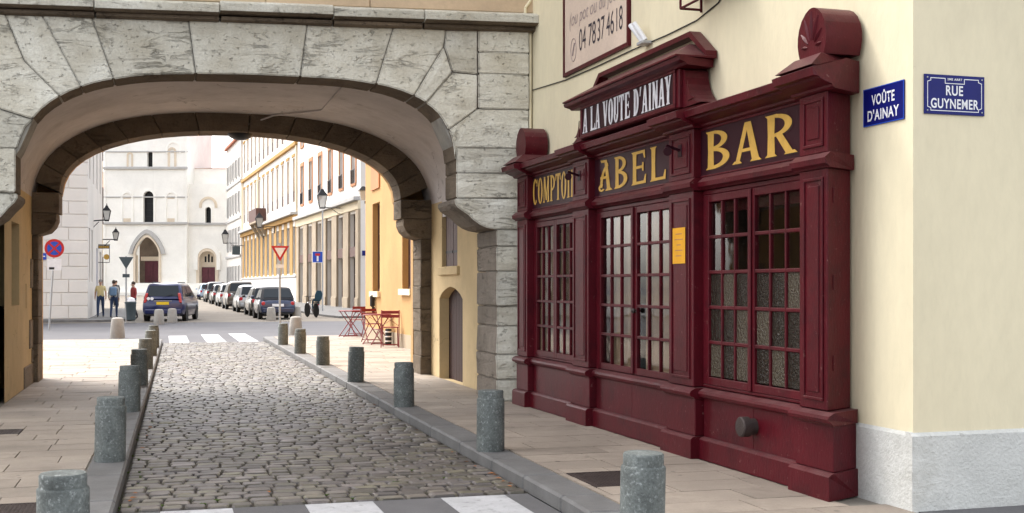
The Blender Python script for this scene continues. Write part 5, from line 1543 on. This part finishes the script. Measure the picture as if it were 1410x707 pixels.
for u in (279.5, 284, 288.5): bx('lancet', 'far_glass', ch, ux(u - 1.2), ux(u + 1.2), 1.22, 1.255, pz(361), pz(350 if u == 284 else 353))
for v, h, p in ((309.5, .28, .3), (272.5, .14, .12), (233.5, .3, .28), (210, .14, .12)):
    bx('string_course', 'church_band', ch, ux(142.5), ux(258.5), -p, .02, pz(v), pz(v) + h, c=.03)
bx('string_course', 'church_band', ch, ux(258.6), ux(330), .35, .62, pz(310), pz(310) + .28, c=.03)
for u in (144.5, 256.5): bx('corner_pilaster', 'church_stone', ch, ux(u - 1.5), ux(u + 1.5), -.12, .01, -.5, 20.9, c=.03)
MB().rings([[(ux(141), -.4, 21.0), (ux(260), -.4, 21.0), (ux(260), 12, 21.0), (ux(141), 12, 21.0)], [(ux(199), 5.5, 28.0), (ux(202), 5.5, 28.0), (ux(202), 6, 28.0), (ux(199), 6, 28.0)]]).build('tower_roof', 'roof_tile', ch)
bx('blown_out_roof', 'church_stone', ch, ux(258.2), ux(332), 3.0, 14, pz(256), pz(229))  # white block standing for the roof slope, overexposure put into its colour
MB().prism([(2.8, pz(229) + .01), (14, pz(229) + .01), (14, pz(216))], ux(259), ux(333), 'x').build('nave_roof', 'roof_tile', ch)
MB().prism([(.3, pz(262)), (14, pz(262)), (14, pz(222))], ux(60), ux(142), 'x').build('aisle_roof', 'roof_tile', ch)
for i in range(7):
    bx('step', 'church_stone', ch, ux(178) - i * .4, ux(300) + i * .4, -1.4 - i * .36, (-1.4 - (i - 1) * .36 - .001) if i else .59, -.3, pz(390) - .01 - i * (pz(390) / 8))

# ================================================================ signs, lamps and street furniture
def lantern(name, label, wall_pt, tip, h=.9, w=.22, grp='bracket street lanterns'):
    """four-sided lantern carried on a curved wall bracket"""
    t = thing(name, wall_pt, label, 'street lamp', 0, grp)
    d_ = Vector(tip) - Vector(wall_pt)
    b = MB()
    b.path([(0, 0, 0), (d_.x, d_.y, d_.z)], .03, 6)
    b.path([(0, 0, -.45), (d_.x * .3, d_.y * .3, -.32 + d_.z * .3), (d_.x * .6, d_.y * .6, -.06 + d_.z * .6)], .02, 6)
    b.tube((0, 0, -.6), (0, 0, .2), .04, 6)
    b.build('bracket', 'iron_black', t)
    x, y, z = d_
    g = MB(); g.rings([[(x + sx * w * .55, y + sy * w * .55, z) for sx, sy in ((-1, -1), (1, -1), (1, 1), (-1, 1))], [(x + sx * w, y + sy * w, z + h * .62) for sx, sy in ((-1, -1), (1, -1), (1, 1), (-1, 1))]])
    g.build('glass', 'lamp_glass', t)
    c_ = MB(); c_.rings([[(x + sx * w * 1.12, y + sy * w * 1.12, z + h * .62) for sx, sy in ((-1, -1), (1, -1), (1, 1), (-1, 1))], [(x + sx * w * .45, y + sy * w * .45, z + h * .85) for sx, sy in ((-1, -1), (1, -1), (1, 1), (-1, 1))], [(x + sx * w * .3, y + sy * w * .3, z + h * .95) for sx, sy in ((-1, -1), (1, -1), (1, 1), (-1, 1))]])
    c_.tube((x, y, z + h * .95), (x, y, z + h * 1.12), .03, 6, .008)
    c_.box(x - w * .6, x + w * .6, y - w * .6, y + w * .6, z - .07, z - .001)
    c_.build('cap', 'iron_black', t)
    f = MB()
    for sx, sy in ((-1, -1), (1, -1), (1, 1), (-1, 1)): f.tube((x + sx * w * .57, y + sy * w * .57, z), (x + sx * w * 1.02, y + sy * w * 1.02, z + h * .63), .018, 5)
    f.build('frame', 'iron_black', t)
    return t
def rp(u, v, d):
    x = (u - 705) / 1670
    return Vector((d * (x * CA + SA), d * (CA - x * SA), 1.5 - (v - 395) / 1670 * d))
lantern('street_lantern', 'lantern on a bracket from the pale stucco house', rp(474, 287, 77), rp(443.5, 286, 72), 1.15, .27)
lantern('street_lantern', 'lantern on a bracket below the oxblood balcony', rp(378, 312, 104), rp(357, 313, 100), 1.2, .3)
lantern('street_lantern', 'small lantern on the white house near the church', rp(330, 335, 132), rp(310, 335, 128), 1.5, .33)
lantern('street_lantern', 'upper lantern projecting from the ashlar house into the street', rp(120, 305, 57), rp(147, 303, 57), .70, .17)
lantern('street_lantern', 'lower lantern farther along on the left, beneath the upper one', rp(139, 330, 70), rp(159.5, 330, 70), .65, .17)
wl = thing('wall_lamp', rp(503, 268, 33.2), 'small dark lamp on the far corner of the ochre house', 'lamp')
MB().box(-.02, .12, -.03, .03, -.25, -.18).build('bracket', 'iron_black', wl)
MB().rings([[(sx * .06 - .06, sy * .06, -.16) for sx, sy in ((-1, -1), (1, -1), (1, 1), (-1, 1))], [(sx * .12 - .06, sy * .12, .10) for sx, sy in ((-1, -1), (1, -1), (1, 1), (-1, 1))]]).build('glass', 'lamp_glass', wl)
MB().rings([[(sx * .14 - .06, sy * .14, .10) for sx, sy in ((-1, -1), (1, -1), (1, 1), (-1, 1))], [(sx * .03 - .06, sy * .03, .22) for sx, sy in ((-1, -1), (1, -1), (1, 1), (-1, 1))]]).build('cap', 'iron_black', wl)

def post(t, base, h, r=.03, lean=(0, 0), mat='steel_grey'):
    return MB().tube((0, 0, 0), (lean[0], lean[1], h), r, 10).build('post', mat, t, smooth=True)
FACE = -YAW
# yield sign
ys_ = thing('yield_sign', (3.12, 34.3, .1), 'red and white give-way triangle on a post beside the right pavement corner', 'sign', R(2))
post(ys_, 0, 2.62)
def tri(w, yy, z0, mat, name, par, k=1.0, d=.01):
    r_ = w * k
    c = z0
    pts = [(-r_ / 2, c + r_ * .2887), (r_ / 2, c + r_ * .2887), (0, c - r_ * .5774)]
    return MB().prism(pts, yy, yy + d, 'y').build(name, mat, par, bevel=.004, seg=1)
tp = tri(.50, -.05, 2.39, 'traffic_red', 'triangle', ys_, 1.0); tri(.50, -.058, 2.39, 'sign_white', 'triangle_field', tp, .62, .007)
MB().tube((0, -.042, 2.1), (0, .03, 2.5), .012, 6).build('clamp', 'steel_grey', ys_)
bx('plate', 'sign_white', ys_, -.11, .11, -.045, -.035, 1.92, 2.02)
# dead-end sign
de = thing('dead_end_sign', (8.4, 66.9, gz(67)), 'blue dead-end sign on a tall pale post near the bicycle', 'sign', R(-4))
post(de, 0, 5.6, .045, mat='zinc')
sg = bx('panel', 'traffic_blue', de, -.56, .02, -.075, -.06, 2.75, 3.38, c=.004)
bx('symbol_stem', 'sign_white', sg, -.32, -.22, -.082, -.0755, 2.83, 3.12); bx('symbol_bar', 'traffic_red', sg, -.40, -.14, -.085, -.0755, 3.13, 3.26)
r_ = MB(); r_.box(-.56, .02, -.083, -.0755, 2.75, 2.775); r_.box(-.56, .02, -.083, -.0755, 3.355, 3.38); r_.box(-.56, -.535, -.083, -.0755, 2.776, 3.354); r_.box(-.005, .02, -.083, -.0755, 2.776, 3.354); r_.build('border', 'sign_white', sg)
# no stopping sign on a leaning post
ns = thing('no_stopping_sign', (-3.78, 44.5, 0), 'round blue and red no-stopping sign on a leaning post', 'sign', R(4))
post(ns, 0, 3.05, .032, (.18, .05))
dz = 2.82
dc = MB().lathe([(.32, 0), (.32, .012), (.002, .0125)], (.17, -.03, dz), n=32, axis='y').warp(lambda x, y, z: (x, -.06 - y, z)).build('disc', 'traffic_red', ns)
MB().lathe([(.235, 0), (.235, .006), (.002, .0062)], (.17, 0, dz), n=32, axis='y').warp(lambda x, y, z: (x, -.0435 - y, z)).build('disc_field', 'traffic_blue', dc)
for a in (45, -45):
    c_, s_ = math.cos(R(a)), math.sin(R(a)); w_ = .032; l_ = .24; e_ = .0003 if a > 0 else 0
    MB().prism([(.17 + c_ * l_ - s_ * w_, dz + s_ * l_ + c_ * w_), (.17 + c_ * l_ + s_ * w_, dz + s_ * l_ - c_ * w_), (.17 - c_ * l_ + s_ * w_, dz - s_ * l_ - c_ * w_), (.17 - c_ * l_ - s_ * w_, dz - s_ * l_ + c_ * w_)], -.0525 - e_, -.0499, 'y').build('cross_bar', 'traffic_red', dc)
sp_ = bx('information_plate', 'sign_white', ns, -.06, .40, -.045, -.035, 2.06, 2.46)
bx('pictogram', 'trim_black', sp_, .0, .17, -.049, -.0455, 2.09, 2.17)
sn = thing('street_name_plate', (LHX - 2.1, 55.13, 2.65), 'small blue name plate on the ashlar corner house', 'sign')
bx('plate', 'traffic_blue', sn, 0, .46, -.03, -.005, 0, .27)
bx('plate_line', 'sign_white', sn, .05, .41, -.034, -.0305, .12, .16)
sn2 = thing('street_name_plate', rp(500, 349, 71) + Vector((0, 0, 0)), 'small blue name plate at the near end of the pale stucco house', 'sign')
bx('plate', 'sign_blue', sn2, -.1, .2, -.25, -.22, -.15, .15)
# hanging shop signs
hsn = thing('hanging_sign', rp(130, 337, 61), 'wrought iron hanging sign with a yellow disc on the left', 'sign')
r_ = MB(); r_.path([(-.3, 0, .0), (.75, 0, 0)], .018, 5); r_.path([(.1, 0, 0), (.1, 0, -.9), (.72, 0, -.9), (.72, 0, 0)], .016, 5); r_.build('frame', 'iron_black', hsn)
bx('title_board', 'iron_black', hsn, .1, .72, -.02, .02, -.20, -.03)
for i in range(6): bx('letter_block', 'gold_paint', hsn, .14 + i * .095, .20 + i * .095, -.028, -.0205, -.17, -.07)
MB().lathe([(.14, 0), (.14, .03), (.002, .031)], (.58, 0, -.62), n=18, axis='y').build('disc', 'gold_paint', hsn)
hs2 = thing('hanging_sign', rp(330, 340, 112), 'dark rectangular hanging sign before the white house on the right', 'sign')
MB().path([(.4, 0, .1), (-.75, 0, .1)], .03, 5).build('arm', 'iron_black', hs2); bx('board', 'bin_grey', hs2, -.68, .05, -.04, .04, -.75, .05)
# litter bin and rear of a give-way sign beside the van
bn = thing('litter_bin', (-1.30, 52.3, 0), 'grey round litter bin left of the blue van', 'bin')
MB().lathe([(.15, .10), (.20, .14), (.225, .80), (.24, .82), (.24, .86), (.19, .88), (.185, .80)], n=20).build('bucket', 'bin_grey', bn, smooth=True)
MB().lathe([(.22, 0), (.22, .07), (.06, .09), (.05, .12)], n=20).build('foot', 'concrete', bn, smooth=True)
MB().lathe([(.20, .89), (.16, 1.02), (.05, 1.06), (.002, 1.07)], n=20).build('white_bag', 'sign_white', bn, smooth=True)
gs = thing('give_way_sign', (-1.47, 52.2, 0), 'give-way sign seen from behind above the litter bin', 'sign')
post(gs, 0, 2.75, .035)
tri(.58, -.04, 2.55, 'bin_grey', 'triangle', gs, 1.0); bx('plate', 'bin_grey', gs, -.14, .14, -.05, -.04, 1.88, 2.02)

# ================================================================ parked cars
def car(label, loc, rz, paint, L=4.0, W=1.70, H=1.47, belt=.90, hood=.86, rb=.10, rr=.45, rf=1.9, wb=3.0, roofmat=None, lights='side', plate='sign_white', spare=False, wiper=True, rails=False, badge=False, grp='cars parked along the right side'):
    t = thing('parked_car', loc, label, 'car', rz, grp)
    hw = W / 2
    st = [(0.0, .42, belt - .22, .80), (.05, .30, belt - .10, .93), (.22, .24, belt - .02, .985), (L * .25, .20, belt, 1.0), (L * .5, .19, belt, 1.0), (wb - .05, .20, belt - .005, 1.0), (wb + .25, .20, hood + .01, .985), (L - .45, .22, hood - .06, .95), (L - .12, .28, hood - .16, .86), (L, .38, hood - .32, .70)]
    rgs = []
    for y, zb, zt, k in st:
        w = hw * k
        h = zt - zb
        half = [(w * .80, zb), (w * .96, zb + .07), (w, zb + h * .35), (w * .995, zb + h * .62), (w * .965, zt - .07), (w * .90, zt - .01), (w * .55, zt + .012)]
        rgs.append([(x, y, z) for x, z in half] + [(-x, y, z) for x, z in reversed(half)])
    MB().rings(rgs).build('body', 'car_' + paint, t, smooth=True)
    # cabin
    w0, w1 = hw * .93, hw * .74
    lerp = lambda a, b, f: a + (b - a) * f
    def ring(f, z, ins=0.0, cut=.10):
        w = lerp(w0, w1, f) - ins; y0 = lerp(rb, rr, f) + ins; y1 = lerp(wb, rf, f) - ins * 2
        return [(-w + cut, y0, z), (w - cut, y0, z), (w, y0 + cut, z), (w, y1 - cut, z), (w - cut, y1, z), (-w + cut, y1, z), (-w, y1 - cut, z), (-w, y0 + cut, z)]
    zf = lambda f: lerp(belt - .03, H, f)
    MB().rings([ring(0, zf(0)), ring(.5, zf(.5)), ring(.84, zf(.84)), ring(.95, zf(.95), .03), ring(1.0, zf(1.0), .12), ring(1.0, zf(1.0) + .015, .3)]).build('cabin', roofmat or ('car_' + paint), t, smooth=True)
    def quad(name, P, off, mat='car_glass', par=t, th=.008):
        o = Vector(off)
        a = [Vector(p) + o for p in P]; b = [p + o.normalized() * th for p in a]
        return MB().rings([[tuple(p) for p in a], [tuple(p) for p in b]]).build(name, mat, par)
    def side(s, fa_, fb_, ya, yb):
        out = []
        for f, yy in ((fa_, ya), (fa_, yb), (fb_, yb), (fb_, ya)):
            y0, y1 = lerp(rb, rr, f), lerp(wb, rf, f)
            out.append((s * lerp(w0, w1, f), lerp(y0 + .12, y1 - .10, yy), zf(f)))
        return out
    for s in (-1, 1):
        for ya, yb in ((.04, .40), (.44, .93)):
            quad('side_window', side(s, .12, .80, ya, yb), (s * .006, 0, .002))
    def endq(yf, k, fa_, fb_):
        return [(-k * lerp(w0, w1, fa_), yf(fa_), zf(fa_)), (k * lerp(w0, w1, fa_), yf(fa_), zf(fa_)), (k * lerp(w0, w1, fb_), yf(fb_), zf(fb_)), (-k * lerp(w0, w1, fb_), yf(fb_), zf(fb_))]
    quad('rear_window', endq(lambda f: lerp(rb, rr, f), .86, .16, .84), (0, -.006, .003))
    quad('windscreen', endq(lambda f: lerp(wb, rf, f), .88, .10, .86), (0, .006, .004))
    # wheels
    for wy in (L * .19, L * .80):
        for s in (-1, 1):
            x0 = s * (hw - .19)
            w_ = MB().lathe([(.20, 0), (.305, .01), (.315, .04), (.315, .15), (.305, .185), (.21, .195), (.20, .17)], n=22, axis='x').warp(lambda x, y, z: (x0 + s * x, wy + y, .315 + z)).build('wheel', 'tyre', t, smooth=True)
            MB().lathe([(.20, .165), (.18, .19), (.06, .18), (.002, .19)], n=12, axis='x').warp(lambda x, y, z: (x0 + s * x, wy + y, .315 + z)).build('rim', 'alloy', w_, smooth=True)
            MB().lathe([(.335, 0), (.36, .003), (.36, .012), (.335, .015)], n=22, axis='x').warp(lambda x, y, z: (s * (hw - .012) + s * x, wy + y, .33 + z)).build('wheel_arch', 'trim_black', t)
    # rear end
    MB().box(-hw * .86, hw * .86, -.03, .10, .32, .52, c=.03).build('bumper', ('car_' + paint), t)
    bx('bumper_trim', 'trim_black', t, -hw * .80, hw * .80, -.026, .09, .25, .318, c=.01)
    pz_ = belt - .28 if lights != 'tall' else belt - .22
    bx('number_plate', plate, t, -.26, .26, -.012, .02, pz_ - .06, pz_ + .06, c=.003)
    for s in (-1, 1):
        if lights == 'round': MB().lathe([(.085, .05), (.09, 0), (.06, -.03), (.002, -.035)], n=16, axis='y').warp(lambda x, y, z: (s * hw * .80 + x, .02 + y, belt - .20 + z)).build('tail_light', 'lamp_red', t, smooth=True)
        elif lights == 'tall': MB().box(s * hw * .80 - .06, s * hw * .80 + .06, -.005, .26, belt - .20, belt + .22, c=.03).warp(lambda x, y, z: (x - s * (z - belt) * .18, y + max(0, z - belt) * .25, z)).build('tail_light', 'lamp_red', t)
        else: bx('tail_light', 'lamp_red', t, s * hw * .80 - .10, s * hw * .80 + .10, -.005, .22, belt - .24, belt - .06, c=.03)
        MB().ell((s * (hw + .09), wb - .35, belt + .08), (.09, .06, .07), 8, 5).build('wing_mirror', 'car_' + paint, t, smooth=True)
        MB().box(s * hw * .72 - .14, s * hw * .72 + .14, L - .30, L - .05, hood - .26, hood - .12, c=.03).build('headlight', 'lamp_glass', t)
    if spare:
        MB().lathe([(.33, 0), (.345, -.03), (.345, -.16), (.30, -.20), (.002, -.205)], n=24, axis='y').warp(lambda x, y, z: (x, y - .01, .82 + z)).build('spare_wheel_cover', 'jacket_red', t, smooth=True)
    if wiper: MB().tube((-.02, rb - .02, belt + .07), (.42, rb + .04, belt + .16), .010, 5).build('wiper', 'trim_black', t)
    if rails:
        for s in (-1, 1): MB().tube((s * w1 * .82, rr + .2, H + .035), (s * w1 * .82, rf - .2, H + .035), .02, 6).build('roof_rail', 'trim_black', t)
    if badge:
        for dx in (-.60, -.45): MB().lathe([(.07, -.012), (.07, 0), (.002, .001)], n=14, axis='y').warp(lambda x, y, z: (dx + x, y + .02, belt - .02 + z)).build('sticker', 'sign_white', t)
        bx('trim_strip', 'alloy', t, -.38, .38, -.004, .03, belt - .13, belt - .105)
    return t
car('dark blue people carrier with a yellow rear plate beside the litter bin', (-.03, 53.9, gz(54)), R(-10), 'navy', L=4.5, W=1.78, H=1.64, belt=1.0, hood=.98, rb=.06, rr=.40, rf=2.6, wb=3.9, lights='tall', plate='plate_yellow', rails=True, badge=True, grp=None)
row = [(4.98, 55.6, dict(paint='ink_blue', L=3.6, W=1.63, H=1.46, belt=.93, rb=.12, rr=.62, rf=1.9, wb=2.65, roofmat='soft_top', lights='round', label='small dark blue convertible with a black soft top, nearest of the parked row', wiper=False)),
       (5.02, 61.6, dict(paint='black', label='black hatchback parked just ahead of the small convertible')),
       (4.80, 68.6, dict(paint='silver', H=1.52, label='silver hatchback parked between the black hatchback and the off-roader')),
       (4.55, 75.6, dict(paint='bronze', H=1.70, W=1.75, belt=1.02, hood=1.0, rr=.30, spare=True, label='dark bronze off-roader with a red spare wheel cover')),
       (4.42, 83.6, dict(paint='silver', H=1.55, label='silver car parked ahead of the off-roader')),
       (4.26, 91.0, dict(paint='charcoal', H=1.50, label='charcoal car in the far half of the parked row')),
       (4.10, 99.5, dict(paint='black', H=1.62, belt=.98, label='tall black car, second from the church end of the row')),
       (3.90, 111.0, dict(paint='pale_blue', H=1.48, label='pale blue car at the church end of the parked row'))]
for x, y, k in row:
    lab = k.pop('label'); pn = k.pop('paint')
    car(lab, (x, y, gz(y)), R(1.7), pn, **k)

# ================================================================ people
def person(label, loc, rz, top, pants, hair, h=1.72, stride=.28, swing=.22, bag=None, sleeve=True):
    me = bpy.data.meshes.new('person')
    s = stride
    V, E, Rd = [], [], []
    def add(p, r, par=None):
        V.append(p); Rd.append(r if isinstance(r, tuple) else (r, r))
        if par is not None: E.append((par, len(V) - 1))
        return len(V) - 1
    pel = add((0, 0, .96), (.155, .115)); wst = add((0, .01, 1.10), (.145, .11), pel); chs = add((0, .01, 1.32), (.17, .115), wst)
    nk0 = add((0, .01, 1.45), (.07, .065), chs); nk = add((0, .02, 1.52), (.052, .055), nk0); hd = add((0, .035, 1.60), (.074, .092), nk); ht = add((0, .03, 1.69), (.062, .075), hd)
    for sd in (-1, 1):
        f = s * sd
        hip = add((sd * .095, 0, .88), (.092, .095), pel); kn = add((sd * .10, f * .55 + .05, .50), (.062, .066), hip)
        an = add((sd * .10, f - (.06 if f < 0 else 0), .10 if f >= 0 else .13), (.042, .046), kn); he = add((sd * .10, f - .03, .045), (.036, .036), an); add((sd * .11, f + .15, .035), (.04, .028), he)
        g = -swing * sd
        sh = add((sd * .175, .0, 1.41), (.062, .062), chs); el = add((sd * .235, g * .45 - .02, 1.16), (.045, .045), sh); wr = add((sd * .25, g + .05, .93), (.030, .032), el)
        pm = add((sd * .25, g + .07, .86), (.022, .040), wr)
        for q, (dy, ln) in enumerate(((-.028, .06), (-.010, .075), (.010, .08), (.028, .07))):
            a = add((sd * .25, g + .075 + dy, .83), (.010, .010), pm); b = add((sd * .245, g + .08 + dy, .83 - ln * .55), (.009, .009), a); add((sd * .235, g + .085 + dy, .83 - ln), (.008, .008), b)
        a = add((sd * .235, g + .115, .87), (.011, .011), pm); add((sd * .225, g + .13, .83), (.009, .009), a)
    me.from_pydata(V, E, [])
    ob = bpy.data.objects.new('person_tmp', me); C.objects.link(ob)
    sk = ob.modifiers.new('skin', 'SKIN'); sb = ob.modifiers.new('sub', 'SUBSURF'); sb.levels = 1; sb.render_levels = 1
    for i, d_ in enumerate(me.skin_vertices[0].data):
        d_.radius = Rd[i]; d_.use_root = (i == 0)
    dg = bpy.context.evaluated_depsgraph_get(); dg.update()
    nm = bpy.data.meshes.new_from_object(ob.evaluated_get(dg))
    bpy.data.objects.remove(ob)
    nm.materials.clear()
    for m in ('skin', top, pants, 'shoe'): nm.materials.append(MATS[m])
    for p in nm.polygons:
        c = p.center
        arm = abs(c.x) > .185
        if c.z > 1.475: k = 0
        elif arm and c.z < (1.20 if sleeve else .92) and c.z > .6 and abs(c.x) > .2: k = 0
        elif c.z > .985 or (arm and c.z > .9): k = 1
        elif c.z > .075: k = 2
        else: k = 3
        p.material_index = k
    nm.polygons.foreach_set('use_smooth', [True] * len(nm.polygons))
    t = thing('person', loc, label, 'person', rz, 'people in the far street')
    t.scale = (h / 1.76,) * 3
    link('body', nm, t)
    MB().ell((0, .008, 1.675), (.088, .098, .098), 12, 7).warp(lambda x, y, z: (x, y if z > 1.64 else min(y, .03), z)).build('hair', hair, t, smooth=True)
    fc = MB(); fc.ell((0, .135, 1.60), (.014, .02, .024), 6, 4); fc.build('nose', 'skin', t)
    for sd in (-1, 1): MB().ell((sd * .082, .03, 1.61), (.012, .022, .032), 6, 4).build('ear', 'skin', t)
    for sd in (-1, 1): MB().ell((sd * .030, .118, 1.635), (.012, .008, .008), 6, 4).build('eye', 'trim_black', t)
    MB().ell((0, .118, 1.555), (.024, .008, .006), 6, 4).build('mouth', 'jacket_red', t)
    if bag: MB().box(-.16, .16, -.27, -.09, 1.02, 1.44, c=.06).build('backpack', bag, t)
    return t
person('man in a pale yellow shirt and jeans walking past the ashlar house', (-2.78, 58.9, gz(59) + .08), R(178), 'shirt_yellow', 'jeans', 'hair_grey', 1.74, .20, .12)
person('man in a grey top with a blue backpack beside the man in yellow', (-2.16, 57.8, gz(58) + .08), R(-8), 'shirt_grey', 'jeans', 'hair_brown', 1.70, .16, .14, bag='bag_blue', sleeve=False)
person('person in dark clothes far behind the backpack walker', (-3.0, 84, gz(84)), R(170), 'coat_dark', 'coat_dark', 'hair_brown', 1.74, .12, .08, sleeve=False)
person('person in a faded red jacket standing left of the blue van', (-1.32, 58.5, gz(58)), R(120), 'jacket_red', 'coat_dark', 'hair_brown', 1.72, .08, .05, sleeve=False)

# ================================================================ bicycle with child seat
bk = thing('bicycle', (7.05, 58.6, gz(58.6)), 'bicycle with a dark teal child seat parked by the shop bays', 'bicycle', R(17))
for yy in (0, 1.04):
    w_ = MB().lathe([(.325, -.018), (.345, 0), (.325, .018), (.312, 0), (.325, -.018)], n=28, axis='x').warp(lambda x, y, z: (x, yy + y, .345 + z)).build('wheel', 'tyre', bk, smooth=True)
    sp_ = MB()
    for k in range(10): sp_.tube((0, yy, .345), (0, yy + .31 * math.cos(k * .628), .345 + .31 * math.sin(k * .628)), .004, 4)
    sp_.build('spokes', 'alloy', w_)
    MB().path([(0, yy + .37 * math.cos(R(a)), .345 + .37 * math.sin(R(a))) for a in range(20, 171, 25)], .014, 5).build('mudguard', 'alloy', bk)
fr_ = MB(); P_ = {'bb': (0, .46, .30), 'seat': (0, .34, .78), 'head': (0, .86, .82), 'h2': (0, .90, .70), 'rear': (0, 0, .345), 'front': (0, 1.04, .345)}
for a, b in (('bb', 'seat'), ('bb', 'h2'), ('seat', 'head'), ('bb', 'rear'), ('seat', 'rear'), ('head', 'front')): fr_.tube(P_[a], P_[b], .017, 8)
fr_.build('frame', 'shutter_brown', bk, smooth=True)
MB().path([(-.27, .74, 1.02), (-.12, .84, 1.02), (0, .85, .98), (.12, .84, 1.02), (.27, .74, 1.02)], .013, 6).tube((0, .86, .80), (0, .85, .99), .014, 6).build('handlebar', 'iron_black', bk)
MB().box(-.07, .07, .20, .46, .86, .91, c=.02).tube((0, .34, .76), (0, .33, .87), .014, 6).build('saddle', 'trim_black', bk)
cs = MB().rings([[(-.14, -.20, .78), (.14, -.20, .78), (.14, .12, .78), (-.14, .12, .78)], [(-.17, -.24, .90), (.17, -.24, .90), (.17, .14, .84), (-.17, .14, .84)]]).build('child_seat', 'seat_teal', bk, bevel=.02)
MB().rings([[(-.17, -.27, .86), (.17, -.27, .86), (.17, -.20, .86), (-.17, -.20, .86)], [(-.19, -.33, 1.12), (.19, -.33, 1.12), (.19, -.26, 1.12), (-.19, -.26, 1.12)], [(-.11, -.37, 1.30), (.11, -.37, 1.30), (.11, -.32, 1.30), (-.11, -.32, 1.30)]]).build('seat_back', 'seat_teal', cs, bevel=.02)
for s in (-1, 1): MB().box(s * .15 - .03, s * .15 + .03, .04, .10, .42, .80, c=.015).build('foot_guard', 'seat_teal', cs)
MB().path([(0, -.2, .345), (0, -.22, .70), (0, .26, .72)], .010, 5).box(-.07, .07, -.24, .2, .72, .74).build('rack', 'iron_black', bk)
MB().path([(.10, .46, .30), (.10, .56, .20)], .01, 5).lathe([(.085, .03), (.085, .045), (.02, .046)], (0, .46, .30), n=16, axis='x').build('crank', 'alloy', bk)
MB().lathe([(.03, -.02), (.03, .0), (.002, .001)], (0, -.26, .62), n=10, axis='y').build('tail_lamp', 'lamp_red', bk)

# ================================================================ red folding chairs and tables
def chair(loc, rz, label):
    t = thing('folding_chair', loc, label, 'chair', rz, 'red folding bistro chairs')
    w = .20
    for s in (-1, 1):
        MB().path([(s * w, -.24, 0), (s * w, -.02, .34), (s * w, .20, .84)], .012, 6).build('back_leg', 'chair_red', t)
        MB().path([(s * (w - .03), .24, 0), (s * (w - .03), -.20, .46)], .012, 6).build('front_leg', 'chair_red', t)
    for k in range(6): bx('seat_slat', 'chair_red', t, -w + .01, w - .01, -.22 + k * .068, -.165 + k * .068, .445, .462, c=.004)
    for z_ in (.70, .79): MB().box(-w - .015, w + .015, .145 + (z_ - .70) * .45, .163 + (z_ - .70) * .45, z_ - .035, z_ + .035, c=.004).build('back_slat', 'chair_red', t)
    MB().path([(-w, -.20, .06), (w, -.20, .06)], .009, 5).build('foot_bar', 'chair_red', t); MB().path([(-w + .03, .20, .05), (w - .03, .20, .05)], .009, 5).build('foot_bar', 'chair_red', t)
    b_ = MB(); b_.path([(-w, .05, .48), (w, .17, .74)], .006, 4); b_.path([(w, .05, .48), (-w, .17, .74)], .006, 4); b_.build('back_brace', 'chair_red', t)
def table(loc, rz, label):
    t = thing('folding_table', loc, label, 'table', rz, 'red folding bistro tables')
    MB().lathe([(.02, .700), (.33, .700), (.335, .706), (.335, .72), (.33, .726), (.002, .727)], n=28).build('table_top', 'chair_red', t)
    for yy in (-.20, .20):
        for s in (-1, 1): MB().path([(s * .27, yy, 0), (-s * .24, yy, .70)], .012, 6).build('leg', 'chair_red', t)
        MB().path([(-.27, yy, .03), (.27, yy, .03)], .010, 5).build('foot_bar', 'chair_red', t)
    MB().path([(0, -.20, .36), (0, .20, .36)], .010, 5).build('cross_rod', 'chair_red', t)
table((4.95, 33.3, .12), R(10), 'red folding table farthest along the ochre house, by the kerb')
chair((5.25, 33.95, .12), R(190), 'red folding chair behind the farthest table')
chair((5.00, 30.1, .12), R(15), 'red folding chair in the middle, beside the ochre wall')
chair((4.98, 27.4, .12), R(-12), 'red folding chair nearest the arch, beside the ochre wall')
table((4.90, 28.75, .12), R(20), 'red folding table between the two nearer chairs')
pt = thing('striped_pot', (5.10, 28.3, .12), 'small black and white striped pot under the chairs by the ochre wall', 'pot')
MB().lathe([(.06, 0), (.075, .02), (.075, .38), (.065, .39), (.002, .37)], n=18).build('vessel', 'trim_black', pt, smooth=True)
for k in range(3): MB().lathe([(.0755, .08 + k * .11), (.077, .083 + k * .11), (.077, .107 + k * .11), (.0755, .11 + k * .11)], n=18).build('stripe', 'sign_white', pt)
ash = thing('wall_ashtray', (5.21, 31.0, .98), 'black wall-mounted ashtray on the ochre wall above the chairs', 'ashtray')
MB().box(-.10, .02, -.06, .06, 0, .30, c=.03).box(-.05, .02, -.03, .03, -.2, -.001).build('case', 'trim_black', ash)
